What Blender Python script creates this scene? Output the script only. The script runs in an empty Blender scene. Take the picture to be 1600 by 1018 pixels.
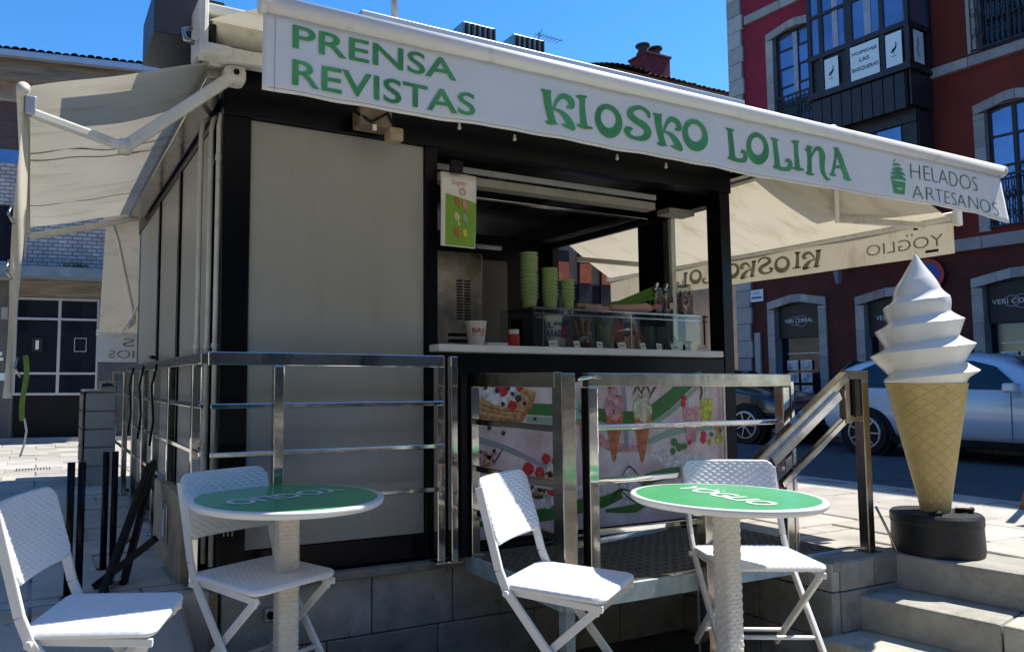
import bpy, math, random
from mathutils import Vector, Matrix
random.seed(7)
R = math.radians
sc = bpy.context.scene
COL = sc.collection

# ------------------------------------------------------------------ camera, sky, sun, exposure
cam_d = bpy.data.cameras.new('camera')
cam = bpy.data.objects.new('camera', cam_d); COL.objects.link(cam)
cam_d.sensor_width = 36.0
cam_d.lens = 1169.0 / 1600.0 * 36.0
cam_d.shift_x = 0.1
cam_d.clip_start = 0.05; cam_d.clip_end = 2000
cam.location = (0, 0, 1.32)
cam.rotation_euler = (R(90 + 4.354), 0, R(-26.32))
sc.camera = cam

SUN_AZ, SUN_EL = -6.0, 57.0        # azimuth from +X towards +Y
world = bpy.data.worlds.new('World'); sc.world = world
world.use_nodes = True
wn = world.node_tree; wn.nodes.clear()
wo = wn.nodes.new('ShaderNodeOutputWorld'); wb = wn.nodes.new('ShaderNodeBackground')
sky = wn.nodes.new('ShaderNodeTexSky'); sky.sky_type = 'NISHITA'; sky.sun_disc = False
sky.sun_elevation = R(SUN_EL); sky.sun_rotation = R(90 - SUN_AZ)
sky.altitude = 200; sky.air_density = 1.0; sky.dust_density = 0.2; sky.ozone_density = 6.0
hsv = wn.nodes.new('ShaderNodeHueSaturation'); hsv.inputs['Saturation'].default_value = 1.24
wn.links.new(sky.outputs[0], hsv.inputs['Color']); wn.links.new(hsv.outputs[0], wb.inputs[0])
wb.inputs[1].default_value = 0.122
wn.links.new(wb.outputs[0], wo.inputs[0])
sd = bpy.data.lights.new('sun', 'SUN'); sd.energy = 3.9; sd.angle = R(0.5); sd.color = (1.0, 0.95, 0.87)
so = bpy.data.objects.new('sun', sd); COL.objects.link(so)
sdir = Vector((math.cos(R(SUN_EL)) * math.cos(R(SUN_AZ)), math.cos(R(SUN_EL)) * math.sin(R(SUN_AZ)), math.sin(R(SUN_EL))))
so.rotation_euler = sdir.to_track_quat('Z', 'Y').to_euler(); so.location = (8, -4, 12)
sc.view_settings.view_transform = 'Standard'; sc.view_settings.look = 'None'
sc.view_settings.exposure = 1.0; sc.view_settings.gamma = 1.0
sc.view_settings.use_curve_mapping = False

# ------------------------------------------------------------------ materials
MATS = {}
def mat(name, col, rough=0.6, metal=0.0, var=0.12, scale=6.0, bump=0.0, bscale=60.0, col2=None, streak=None,
        trans=0.0, emit=None, alpha=1.0, spec=0.5, ior=1.45, clear=0.0, rvar=0.0):
    m = bpy.data.materials.new(name); m.use_nodes = True
    nt = m.node_tree; nt.nodes.clear(); L = nt.links.new
    out = nt.nodes.new('ShaderNodeOutputMaterial'); b = nt.nodes.new('ShaderNodeBsdfPrincipled')
    b.inputs['Roughness'].default_value = rough; b.inputs['Metallic'].default_value = metal
    b.inputs['Specular IOR Level'].default_value = spec; b.inputs['IOR'].default_value = ior
    if clear: b.inputs['Coat Weight'].default_value = clear; b.inputs['Coat Roughness'].default_value = 0.08
    tc = nt.nodes.new('ShaderNodeTexCoord')
    c1 = [max(0, c * (1 - var)) for c in col]; c2 = [min(1, c * (1 + var)) for c in (col2 or col)]
    n = nt.nodes.new('ShaderNodeTexNoise'); n.inputs['Scale'].default_value = scale; n.inputs['Detail'].default_value = 7
    n.inputs['Roughness'].default_value = 0.6
    mp = nt.nodes.new('ShaderNodeMapping')
    if streak: mp.inputs['Scale'].default_value = streak
    L(tc.outputs['Object'], mp.inputs[0]); L(mp.outputs[0], n.inputs['Vector'])
    r = nt.nodes.new('ShaderNodeValToRGB'); r.color_ramp.elements[0].position = 0.3; r.color_ramp.elements[1].position = 0.7
    r.color_ramp.elements[0].color = (*c1, 1); r.color_ramp.elements[1].color = (*c2, 1)
    L(n.outputs['Fac'], r.inputs[0])
    col_out = r.outputs[0]
    L(col_out, b.inputs['Base Color'])
    if rvar:
        mr = nt.nodes.new('ShaderNodeMapRange'); mr.inputs['To Min'].default_value = max(0, rough - rvar); mr.inputs['To Max'].default_value = rough + rvar
        n3 = nt.nodes.new('ShaderNodeTexNoise'); n3.inputs['Scale'].default_value = 9; n3.inputs['Detail'].default_value = 5
        L(tc.outputs['Object'], n3.inputs['Vector']); L(n3.outputs['Fac'], mr.inputs[0]); L(mr.outputs[0], b.inputs['Roughness'])
    if bump:
        n2 = nt.nodes.new('ShaderNodeTexNoise'); n2.inputs['Scale'].default_value = bscale; n2.inputs['Detail'].default_value = 6
        L(tc.outputs['Object'], n2.inputs['Vector'])
        bp = nt.nodes.new('ShaderNodeBump'); bp.inputs['Strength'].default_value = bump; bp.inputs['Distance'].default_value = 0.01
        L(n2.outputs['Fac'], bp.inputs['Height']); L(bp.outputs[0], b.inputs['Normal'])
    sh = b.outputs[0]
    if trans:
        t = nt.nodes.new('ShaderNodeBsdfTranslucent'); L(col_out, t.inputs[0])
        mx = nt.nodes.new('ShaderNodeMixShader'); mx.inputs[0].default_value = trans
        L(sh, mx.inputs[1]); L(t.outputs[0], mx.inputs[2]); sh = mx.outputs[0]
    if emit:
        b.inputs['Emission Color'].default_value = (*emit[:3], 1); b.inputs['Emission Strength'].default_value = emit[3]
    if alpha < 1:
        tr = nt.nodes.new('ShaderNodeBsdfTransparent'); mx = nt.nodes.new('ShaderNodeMixShader'); mx.inputs[0].default_value = alpha
        L(tr.outputs[0], mx.inputs[1]); L(sh, mx.inputs[2]); sh = mx.outputs[0]
    L(sh, out.inputs[0]); m['nodes_ready'] = 1
    MATS[name] = m; return m

def wrinkle(m, strength, scale, dist=0.02, stretch=(1, 1, 1)):
    nt = m.node_tree; b = [n for n in nt.nodes if n.type == 'BSDF_PRINCIPLED'][0]; tc = [n for n in nt.nodes if n.type == 'TEX_COORD'][0]
    mp = nt.nodes.new('ShaderNodeMapping'); mp.inputs['Scale'].default_value = stretch
    n = nt.nodes.new('ShaderNodeTexNoise'); n.inputs['Scale'].default_value = scale; n.inputs['Detail'].default_value = 3
    bp = nt.nodes.new('ShaderNodeBump'); bp.inputs['Strength'].default_value = strength; bp.inputs['Distance'].default_value = dist
    nt.links.new(tc.outputs['Object'], mp.inputs[0]); nt.links.new(mp.outputs[0], n.inputs['Vector']); nt.links.new(n.outputs['Fac'], bp.inputs['Height'])
    prev = b.inputs['Normal'].links
    if prev: nt.links.new(prev[0].from_socket, bp.inputs['Normal'])
    nt.links.new(bp.outputs[0], b.inputs['Normal'])

def stains(m, col, scale, lo, hi, stretch=(1, 1, 1), amt=0.7):
    """mix dirt of its own shape into the base colour"""
    nt = m.node_tree; b = [n for n in nt.nodes if n.type == 'BSDF_PRINCIPLED'][0]; tc = [n for n in nt.nodes if n.type == 'TEX_COORD'][0]
    src = b.inputs['Base Color'].links[0].from_socket
    mp = nt.nodes.new('ShaderNodeMapping'); mp.inputs['Scale'].default_value = stretch; mp.inputs['Location'].default_value = (3.1, 1.7, 0.4)
    n = nt.nodes.new('ShaderNodeTexNoise'); n.inputs['Scale'].default_value = scale; n.inputs['Detail'].default_value = 8; n.inputs['Roughness'].default_value = 0.65
    mr = nt.nodes.new('ShaderNodeMapRange'); mr.inputs['From Min'].default_value = lo; mr.inputs['From Max'].default_value = hi; mr.inputs['To Max'].default_value = amt
    mx = nt.nodes.new('ShaderNodeMix'); mx.data_type = 'RGBA'
    nt.links.new(tc.outputs['Object'], mp.inputs[0]); nt.links.new(mp.outputs[0], n.inputs['Vector']); nt.links.new(n.outputs['Fac'], mr.inputs[0])
    nt.links.new(mr.outputs[0], mx.inputs['Factor']); nt.links.new(src, mx.inputs['A']); mx.inputs['B'].default_value = (*col, 1)
    nt.links.new(mx.outputs['Result'], b.inputs['Base Color'])
    for t in nt.nodes:
        if t.type == 'BSDF_TRANSLUCENT': nt.links.new(mx.outputs['Result'], t.inputs[0])

def brickmat(name, c1, c2, mortar, sx, sy, msize, bump=0.4, rough=0.8, vec='XZ', offset=0.5, var=0.25, dist=0.01):
    m = bpy.data.materials.new(name); m.use_nodes = True
    nt = m.node_tree; nt.nodes.clear(); L = nt.links.new
    out = nt.nodes.new('ShaderNodeOutputMaterial'); b = nt.nodes.new('ShaderNodeBsdfPrincipled'); b.inputs['Roughness'].default_value = rough
    tc = nt.nodes.new('ShaderNodeTexCoord'); sp = nt.nodes.new('ShaderNodeSeparateXYZ'); cb = nt.nodes.new('ShaderNodeCombineXYZ')
    L(tc.outputs['Object'], sp.inputs[0])
    if vec == 'XZ': L(sp.outputs['X'], cb.inputs[0]); L(sp.outputs['Z'], cb.inputs[1])
    else: L(sp.outputs['X'], cb.inputs[0]); L(sp.outputs['Y'], cb.inputs[1])
    br = nt.nodes.new('ShaderNodeTexBrick'); br.offset = offset
    br.inputs['Color1'].default_value = (*c1, 1); br.inputs['Color2'].default_value = (*c2, 1); br.inputs['Mortar'].default_value = (*mortar, 1)
    br.inputs['Scale'].default_value = 1; br.inputs['Mortar Size'].default_value = msize; br.inputs['Brick Width'].default_value = sx; br.inputs['Row Height'].default_value = sy
    br.inputs['Mortar Smooth'].default_value = 0.1
    L(cb.outputs[0], br.inputs['Vector'])
    n = nt.nodes.new('ShaderNodeTexNoise'); n.inputs['Scale'].default_value = 3; n.inputs['Detail'].default_value = 8
    L(tc.outputs['Object'], n.inputs['Vector'])
    mr = nt.nodes.new('ShaderNodeMapRange'); mr.inputs['From Min'].default_value = 0.3; mr.inputs['From Max'].default_value = 0.7; mr.inputs['To Min'].default_value = 1 - var; mr.inputs['To Max'].default_value = 1 + var
    L(n.outputs['Fac'], mr.inputs[0])
    vm = nt.nodes.new('ShaderNodeVectorMath'); vm.operation = 'SCALE'; L(br.outputs['Color'], vm.inputs[0]); L(mr.outputs[0], vm.inputs['Scale'])
    L(vm.outputs[0], b.inputs['Base Color'])
    bp = nt.nodes.new('ShaderNodeBump'); bp.inputs['Strength'].default_value = bump; bp.inputs['Distance'].default_value = dist; bp.invert = True
    L(br.outputs['Fac'], bp.inputs['Height'])
    bp2 = nt.nodes.new('ShaderNodeBump'); bp2.inputs['Strength'].default_value = 0.3; bp2.inputs['Distance'].default_value = 0.005
    n2 = nt.nodes.new('ShaderNodeTexNoise'); n2.inputs['Scale'].default_value = 40; L(tc.outputs['Object'], n2.inputs['Vector']); L(n2.outputs['Fac'], bp2.inputs['Height'])
    L(bp.outputs[0], bp2.inputs['Normal']); L(bp2.outputs[0], b.inputs['Normal'])
    L(b.outputs[0], out.inputs[0]); return m

def glassmat(name, tint=(0.85, 0.9, 0.88), refl=0.12, dark=0.0, rough=0.02):
    m = bpy.data.materials.new(name); m.use_nodes = True
    nt = m.node_tree; nt.nodes.clear(); L = nt.links.new
    out = nt.nodes.new('ShaderNodeOutputMaterial'); t = nt.nodes.new('ShaderNodeBsdfTransparent'); t.inputs[0].default_value = (*tint, 1)
    g = nt.nodes.new('ShaderNodeBsdfGlossy'); g.inputs['Roughness'].default_value = rough
    f = nt.nodes.new('ShaderNodeLayerWeight'); f.inputs['Blend'].default_value = 0.5
    pw_ = nt.nodes.new('ShaderNodeMath'); pw_.operation = 'POWER'; pw_.inputs[1].default_value = 4.0; L(f.outputs['Facing'], pw_.inputs[0])
    ad = nt.nodes.new('ShaderNodeMath'); ad.operation = 'MULTIPLY_ADD'; ad.inputs[1].default_value = 0.85; ad.inputs[2].default_value = 0.035+refl; L(pw_.outputs[0], ad.inputs[0])
    mx = nt.nodes.new('ShaderNodeMixShader'); L(ad.outputs[0], mx.inputs[0]); L(t.outputs[0], mx.inputs[1]); L(g.outputs[0], mx.inputs[2])
    L(mx.outputs[0], out.inputs[0]); return m

M_ = {}
def defmats():
    M_['black'] = mat('black_frame_paint', (0.003, 0.0033, 0.005), 0.28, 0, 0.3, 3, 0.05, 80, spec=0.22)
    M_['blackmatte'] = mat('black_matte', (0.006, 0.006, 0.008), 0.5, 0, 0.3, 5, spec=0.25)
    M_['panel'] = mat('cream_panel', (0.345, 0.335, 0.30), 0.38, 0, 0.06, 1.6, 0.04, 15, streak=(1, 1, 0.35))
    stains(M_['panel'], (0.25, 0.22, 0.18), 3.0, 0.55, 0.8, (3, 3, 0.5), 0.35)
    M_['cream'] = mat('cream_lacquer', (0.62, 0.59, 0.5), 0.5, 0, 0.08, 5, 0.05, 40)
    M_['metalcream'] = mat('cream_awning_metal', (0.66, 0.64, 0.56), 0.42, 0, 0.1, 8)
    stains(M_['metalcream'], (0.33, 0.29, 0.22), 9, 0.56, 0.75, amt=0.6)
    M_['steel'] = mat('polished_steel', (0.62, 0.6, 0.56), 0.1, 1.0, 0.12, 10, 0.12, 5, rvar=0.07)
    M_['steelb'] = mat('brushed_steel', (0.40, 0.365, 0.32), 0.2, 1.0, 0.2, 12, 0.15, 9, rvar=0.1)
    M_['galv'] = mat('galvanised_steel', (0.40, 0.50, 0.54), 0.5, 0.15, 0.2, 14, 0.1, 40)
    M_['cloth'] = mat('awning_cloth', (0.62, 0.575, 0.455), 0.85, 0, 0.05, 2.5, 0.2, 350, trans=0.27)
    wrinkle(M_['cloth'], 0.35, 2.2, 0.03, (1, 0.4, 1))
    stains(M_['cloth'], (0.36, 0.28, 0.17), 2.6, 0.52, 0.76, (0.7, 3.0, 1), 0.7)
    M_['valance'] = mat('white_valance_cloth', (0.88, 0.865, 0.82), 0.7, 0, 0.03, 3, 0.15, 300, trans=0.14)
    stains(M_['valance'], (0.60, 0.54, 0.44), 3.5, 0.6, 0.85, (1, 1, 2), 0.4)
    M_['roll'] = mat('white_front_bar', (0.78, 0.77, 0.74), 0.4, 0, 0.05, 4)
    stains(M_['roll'], (0.45, 0.35, 0.22), 5, 0.62, 0.75, (1, 1, 1), 0.6)
    M_['green'] = mat('green_print', (0.06, 0.27, 0.08), 0.6, 0, 0.25, 4, col2=(0.085, 0.34, 0.11))
    M_['dgreen'] = mat('thin_dark_green_print', (0.03, 0.13, 0.07), 0.6, 0, 0.2, 6)
    M_['umber'] = mat('print_seen_from_behind', (0.25, 0.24, 0.17), 0.8, 0, 0.2, 6)
    M_['white'] = mat('white_resin_weave', (0.74, 0.75, 0.76), 0.42, 0, 0.04, 10)
    M_['whitem'] = mat('white_painted_steel', (0.72, 0.71, 0.68), 0.4, 0, 0.06, 10)
    M_['beigew'] = mat('cream_resin_weave', (0.66, 0.62, 0.54), 0.5, 0, 0.06, 12)
    M_['topgreen'] = mat('table_top_green', (0.08, 0.38, 0.15), 0.25, 0, 0.06, 3, col2=(0.09, 0.41, 0.165))
    M_['gran'] = mat('grey_granite', (0.42, 0.405, 0.36), 0.75, 0, 0.25, 6, 0.35, 70)
    stains(M_['gran'], (0.19, 0.18, 0.15), 3.2, 0.48, 0.74, amt=0.7)
    M_['granb'] = mat('warm_grey_granite', (0.28, 0.265, 0.225), 0.75, 0, 0.2, 8, 0.35, 70)
    stains(M_['granb'], (0.07, 0.065, 0.055), 4.2, 0.5, 0.75, amt=0.7)
    M_['step'] = mat('pale_step_granite', (0.40, 0.38, 0.32), 0.75, 0, 0.18, 9, 0.35, 80)
    stains(M_['step'], (0.11, 0.10, 0.085), 3.6, 0.52, 0.75, amt=0.7)
    M_['joint'] = mat('dark_joint', (0.05, 0.047, 0.04), 0.9, 0, 0.2, 10)
    M_['pave'] = mat('pale_paving_stone', (0.43, 0.40, 0.35), 0.8, 0, 0.16, 3.5, 0.25, 60)
    stains(M_['pave'], (0.20, 0.18, 0.15), 1.7, 0.52, 0.75, amt=0.55)
    M_['pavem'] = brickmat('plaza_paving', (0.43, 0.40, 0.35), (0.38, 0.36, 0.32), (0.16, 0.15, 0.13), 0.9, 0.45, 0.008, 0.4, 0.8, 'XY')
    M_['asphalt'] = mat('street_asphalt', (0.075, 0.075, 0.08), 0.85, 0, 0.2, 3, 0.4, 120)
    M_['lower'] = mat('lower_path_concrete', (0.10, 0.10, 0.095), 0.85, 0, 0.25, 2.2, 0.3, 50)
    M_['red'] = mat('crimson_plaster', (0.23, 0.010, 0.030), 0.8, 0, 0.2, 1.5, 0.2, 40)
    M_['brickr'] = mat('oxide_red_plaster', (0.16, 0.020, 0.010), 0.8, 0, 0.25, 1.5, 0.25, 30)
    stains(M_['brickr'], (0.06, 0.015, 0.01), 2.0, 0.5, 0.8, (1, 1, 0.4), 0.6)
    M_['surr'] = mat('dressed_limestone', (0.33, 0.32, 0.31), 0.75, 0, 0.15, 5, 0.3, 50)
    M_['dwood'] = mat('dark_stained_timber', (0.018, 0.018, 0.024), 0.5, 0, 0.3, 8, 0.2, 30)
    M_['winglass'] = mat('window_glass', (0.13, 0.19, 0.34), 0.05, 0.6, 0.25, 1.0, 0.05, 1.2, spec=1.0, clear=0.6)  # blue of the reflected sky put into the glass colour
    M_['curtain'] = mat('net_curtain', (0.30, 0.33, 0.42), 0.9, 0, 0.2, 4)
    M_['darkglass'] = mat('shop_glass', (0.008, 0.012, 0.022), 0.05, 0, 0.2, 2, spec=0.8)
    M_['signw'] = mat('sign_white', (0.62, 0.72, 0.74), 0.5, 0, 0.03, 5)
    M_['signb'] = mat('sign_black', (0.01, 0.012, 0.014), 0.5, 0, 0.1, 5)
    M_['lettw'] = mat('lettering_white', (0.7, 0.72, 0.75), 0.5, 0, 0.03, 5)
    M_['photo'] = mat('advert_photo', (0.16, 0.24, 0.34), 0.4, 0, 0.7, 7, col2=(0.45, 0.5, 0.55))
    M_['wbrick'] = brickmat('pale_glazed_brick', (0.52, 0.53, 0.54), (0.36, 0.37, 0.38), (0.18, 0.17, 0.16), 0.15, 0.065, 0.008, 0.8, 0.6)
    M_['beam'] = mat('weathered_beam', (0.20, 0.17, 0.13), 0.85, 0, 0.4, 4, 0.3, 20, streak=(0.5, 1, 5))
    M_['tile'] = mat('clay_roof_tile', (0.17, 0.085, 0.055), 0.85, 0, 0.4, 4, 0.3, 40)
    M_['tiled'] = mat('dark_weathered_roof_tile', (0.05, 0.04, 0.036), 0.9, 0, 0.4, 4, 0.3, 40)
    M_['alu'] = mat('pale_aluminium', (0.5, 0.53, 0.56), 0.4, 0.6, 0.08, 6)
    M_['chimney'] = mat('chimney_plaster', (0.12, 0.012, 0.022), 0.85, 0, 0.3, 5, 0.3, 40)
    M_['drum'] = mat('black_rubber_drum', (0.008, 0.010, 0.013), 0.5, 0, 0.3, 12, 0.15, 60)
    stains(M_['drum'], (0.035, 0.035, 0.035), 6, 0.55, 0.8, amt=0.5)
    M_['cream_ice'] = mat('white_soft_ice', (0.84, 0.83, 0.79), 0.25, 0, 0.02, 3, 0.05, 10)
    stains(M_['cream_ice'], (0.62, 0.60, 0.54), 2.5, 0.58, 0.85, amt=0.35)
    M_['waffle'] = mat('golden_wafer', (0.58, 0.43, 0.16), 0.45, 0, 0.12, 7, 0.1, 40)
    M_['rubber'] = mat('tyre_rubber', (0.012, 0.012, 0.013), 0.8, 0, 0.2, 8)
    M_['carblue'] = mat('pale_metallic_car_paint', (0.62, 0.67, 0.74), 0.3, 0.1, 0.05, 2, clear=1.0)
    M_['cardark'] = mat('black_car_paint', (0.012, 0.014, 0.02), 0.25, 0.2, 0.1, 2, clear=1.0)
    M_['carglass'] = mat('car_glass', (0.01, 0.014, 0.02), 0.04, 0, 0.1, 2, spec=0.9)
    M_['rim'] = mat('alloy_rim', (0.45, 0.45, 0.46), 0.3, 0.9, 0.1, 8)
    M_['glass'] = glassmat('display_glass', (0.9, 0.93, 0.92), 0.0); M_['glassg'] = glassmat('clear_jar_glass', (0.75, 0.8, 0.8), 0.15)
    M_['lime'] = mat('lime_cup', (0.27, 0.37, 0.14), 0.4, 0, 0.1, 10)
    M_['limed'] = mat('lime_leaflet', (0.09, 0.22, 0.03), 0.5, 0, 0.2, 10)
    M_['paper'] = mat('white_card', (0.68, 0.66, 0.6), 0.7, 0, 0.05, 8)
    M_['redp'] = mat('red_print', (0.45, 0.03, 0.03), 0.5, 0, 0.1, 10)
    M_['pinkp'] = mat('pink_print', (0.6, 0.22, 0.24), 0.6, 0, 0.15, 10)
    M_['bluep'] = mat('blue_print', (0.02, 0.06, 0.3), 0.6, 0, 0.1, 10)
    M_['orange'] = mat('orange_blind', (0.42, 0.11, 0.05), 0.8, 0, 0.2, 6)
    M_['counter'] = mat('white_counter', (0.66, 0.65, 0.61), 0.35, 0, 0.05, 5)
    M_['menu'] = mat('pinkish_photo_print', (0.60, 0.38, 0.36), 0.4, 0, 0.2, 3.5, col2=(0.70, 0.62, 0.60))
    M_['menug'] = mat('printed_green_band', (0.035, 0.17, 0.025), 0.45, 0, 0.15, 3)
    M_['menulg'] = mat('printed_pale_green_band', (0.25, 0.38, 0.27), 0.45, 0, 0.15, 3)
    M_['pwaf'] = mat('printed_waffle', (0.50, 0.27, 0.11), 0.5, 0, 0.5, 38)
    M_['pwafd'] = mat('printed_waffle_edge', (0.34, 0.15, 0.055), 0.5, 0, 0.5, 38)
    M_['pcream'] = mat('printed_cream', (0.62, 0.60, 0.58), 0.5, 0, 0.5, 38)
    M_['pred'] = mat('printed_berry_red', (0.55, 0.015, 0.02), 0.5, 0, 0.5, 38)
    M_['pblk'] = mat('printed_blueberry', (0.02, 0.02, 0.035), 0.5, 0, 0.2, 10)
    M_['pcone'] = mat('printed_wafer_cone', (0.55, 0.17, 0.06), 0.5, 0, 0.5, 38)
    M_['ppink'] = mat('printed_pink_scoop', (0.60, 0.30, 0.30), 0.5, 0, 0.5, 38)
    M_['pmint'] = mat('printed_mint_scoop', (0.32, 0.52, 0.42), 0.5, 0, 0.5, 38)
    M_['pyel'] = mat('printed_yellow_shake', (0.50, 0.50, 0.05), 0.5, 0, 0.5, 38)
    M_['pvan'] = mat('printed_vanilla_scoop', (0.60, 0.56, 0.38), 0.5, 0, 0.5, 38)
    M_['pchoc'] = mat('printed_chocolate', (0.08, 0.03, 0.015), 0.5, 0, 0.3, 30)
    M_['pgrey'] = mat('printed_grey_band', (0.30, 0.31, 0.31), 0.5, 0, 0.15, 6)
    M_['checker'] = mat('tread_plate', (0.13, 0.115, 0.09), 0.45, 0.4, 0.3, 8, 0.2, 40)
    M_['wood'] = mat('board_wood', (0.20, 0.10, 0.04), 0.6, 0, 0.3, 8, streak=(1, 1, 0.2))
    M_['leaf'] = mat('leaf', (0.06, 0.11, 0.03), 0.6, 0, 0.3, 8, trans=0.3)
    M_['strap'] = mat('olive_strap', (0.12, 0.19, 0.03), 0.7, 0, 0.2, 20)
    M_['bluen'] = mat('road_sign_blue', (0.02, 0.06, 0.28), 0.4, 0, 0.05, 5)
    M_['redn'] = mat('road_sign_red', (0.45, 0.02, 0.02), 0.4, 0, 0.05, 5)
    M_['board'] = mat('tan_cable_box', (0.36, 0.28, 0.19), 0.6, 0, 0.25, 12)
    M_['cabinet'] = mat('pale_grey_sheet', (0.46, 0.47, 0.46), 0.5, 0, 0.08, 5)
    M_['ground'] = mat('town_ground', (0.16, 0.155, 0.14), 0.9, 0, 0.2, 0.3)
defmats()

wrinkle(M_['valance'], 0.5, 2.2, 0.03, (1.0, 1, 0.8))
def objrand(m, lo, hi):
    nt = m.node_tree; b = [n for n in nt.nodes if n.type == 'BSDF_PRINCIPLED'][0]; src = b.inputs['Base Color'].links[0].from_socket
    oi = nt.nodes.new('ShaderNodeObjectInfo'); mr = nt.nodes.new('ShaderNodeMapRange'); mr.inputs['To Min'].default_value = lo; mr.inputs['To Max'].default_value = hi
    vm = nt.nodes.new('ShaderNodeVectorMath'); vm.operation = 'SCALE'
    nt.links.new(oi.outputs['Random'], mr.inputs[0]); nt.links.new(src, vm.inputs[0]); nt.links.new(mr.outputs[0], vm.inputs['Scale']); nt.links.new(vm.outputs[0], b.inputs['Base Color'])
for k_, lo_, hi_ in (('pave', .74, 1.12), ('gran', .78, 1.2), ('granb', .82, 1.15), ('step', .85, 1.12), ('surr', .8, 1.15)): objrand(M_[k_], lo_, hi_)
for k_ in ('pave', 'step', 'gran'): stains(M_[k_], (0.10, 0.09, 0.075), 14, 0.62, 0.72, amt=0.55)
stains(M_['red'], (0.10, 0.008, 0.014), 2.0, 0.5, 0.8, (1, 1, 0.3), 0.6)
# waffle diagonal relief on the cone
def waffle_relief(m):
    nt = m.node_tree; b = [n for n in nt.nodes if n.type == 'BSDF_PRINCIPLED'][0]; tc = [n for n in nt.nodes if n.type == 'TEX_COORD'][0]
    sp = nt.nodes.new('ShaderNodeSeparateXYZ'); nt.links.new(tc.outputs['Object'], sp.inputs[0])
    at = nt.nodes.new('ShaderNodeMath'); at.operation = 'ARCTAN2'; nt.links.new(sp.outputs['Y'], at.inputs[0]); nt.links.new(sp.outputs['X'], at.inputs[1])
    hs = []
    for s in (1, -1):
        a = nt.nodes.new('ShaderNodeMath'); a.operation = 'MULTIPLY'; a.inputs[1].default_value = 12 * s; nt.links.new(at.outputs[0], a.inputs[0])
        z = nt.nodes.new('ShaderNodeMath'); z.operation = 'MULTIPLY_ADD'; z.inputs[1].default_value = 105; nt.links.new(sp.outputs['Z'], z.inputs[0]); nt.links.new(a.outputs[0], z.inputs[2])
        c = nt.nodes.new('ShaderNodeMath'); c.operation = 'COSINE'; nt.links.new(z.outputs[0], c.inputs[0])
        p = nt.nodes.new('ShaderNodeMapRange'); p.inputs['From Min'].default_value = 0.86; p.inputs['From Max'].default_value = 1.0; nt.links.new(c.outputs[0], p.inputs[0]); hs.append(p)
    mx = nt.nodes.new('ShaderNodeMath'); mx.operation = 'MAXIMUM'; nt.links.new(hs[0].outputs[0], mx.inputs[0]); nt.links.new(hs[1].outputs[0], mx.inputs[1])
    bp = nt.nodes.new('ShaderNodeBump'); bp.inputs['Strength'].default_value = 0.6; bp.inputs['Distance'].default_value = 0.005; bp.invert = True
    nt.links.new(mx.outputs[0], bp.inputs['Height']); nt.links.new(bp.outputs[0], b.inputs['Normal'])
waffle_relief(M_['waffle'])

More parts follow.
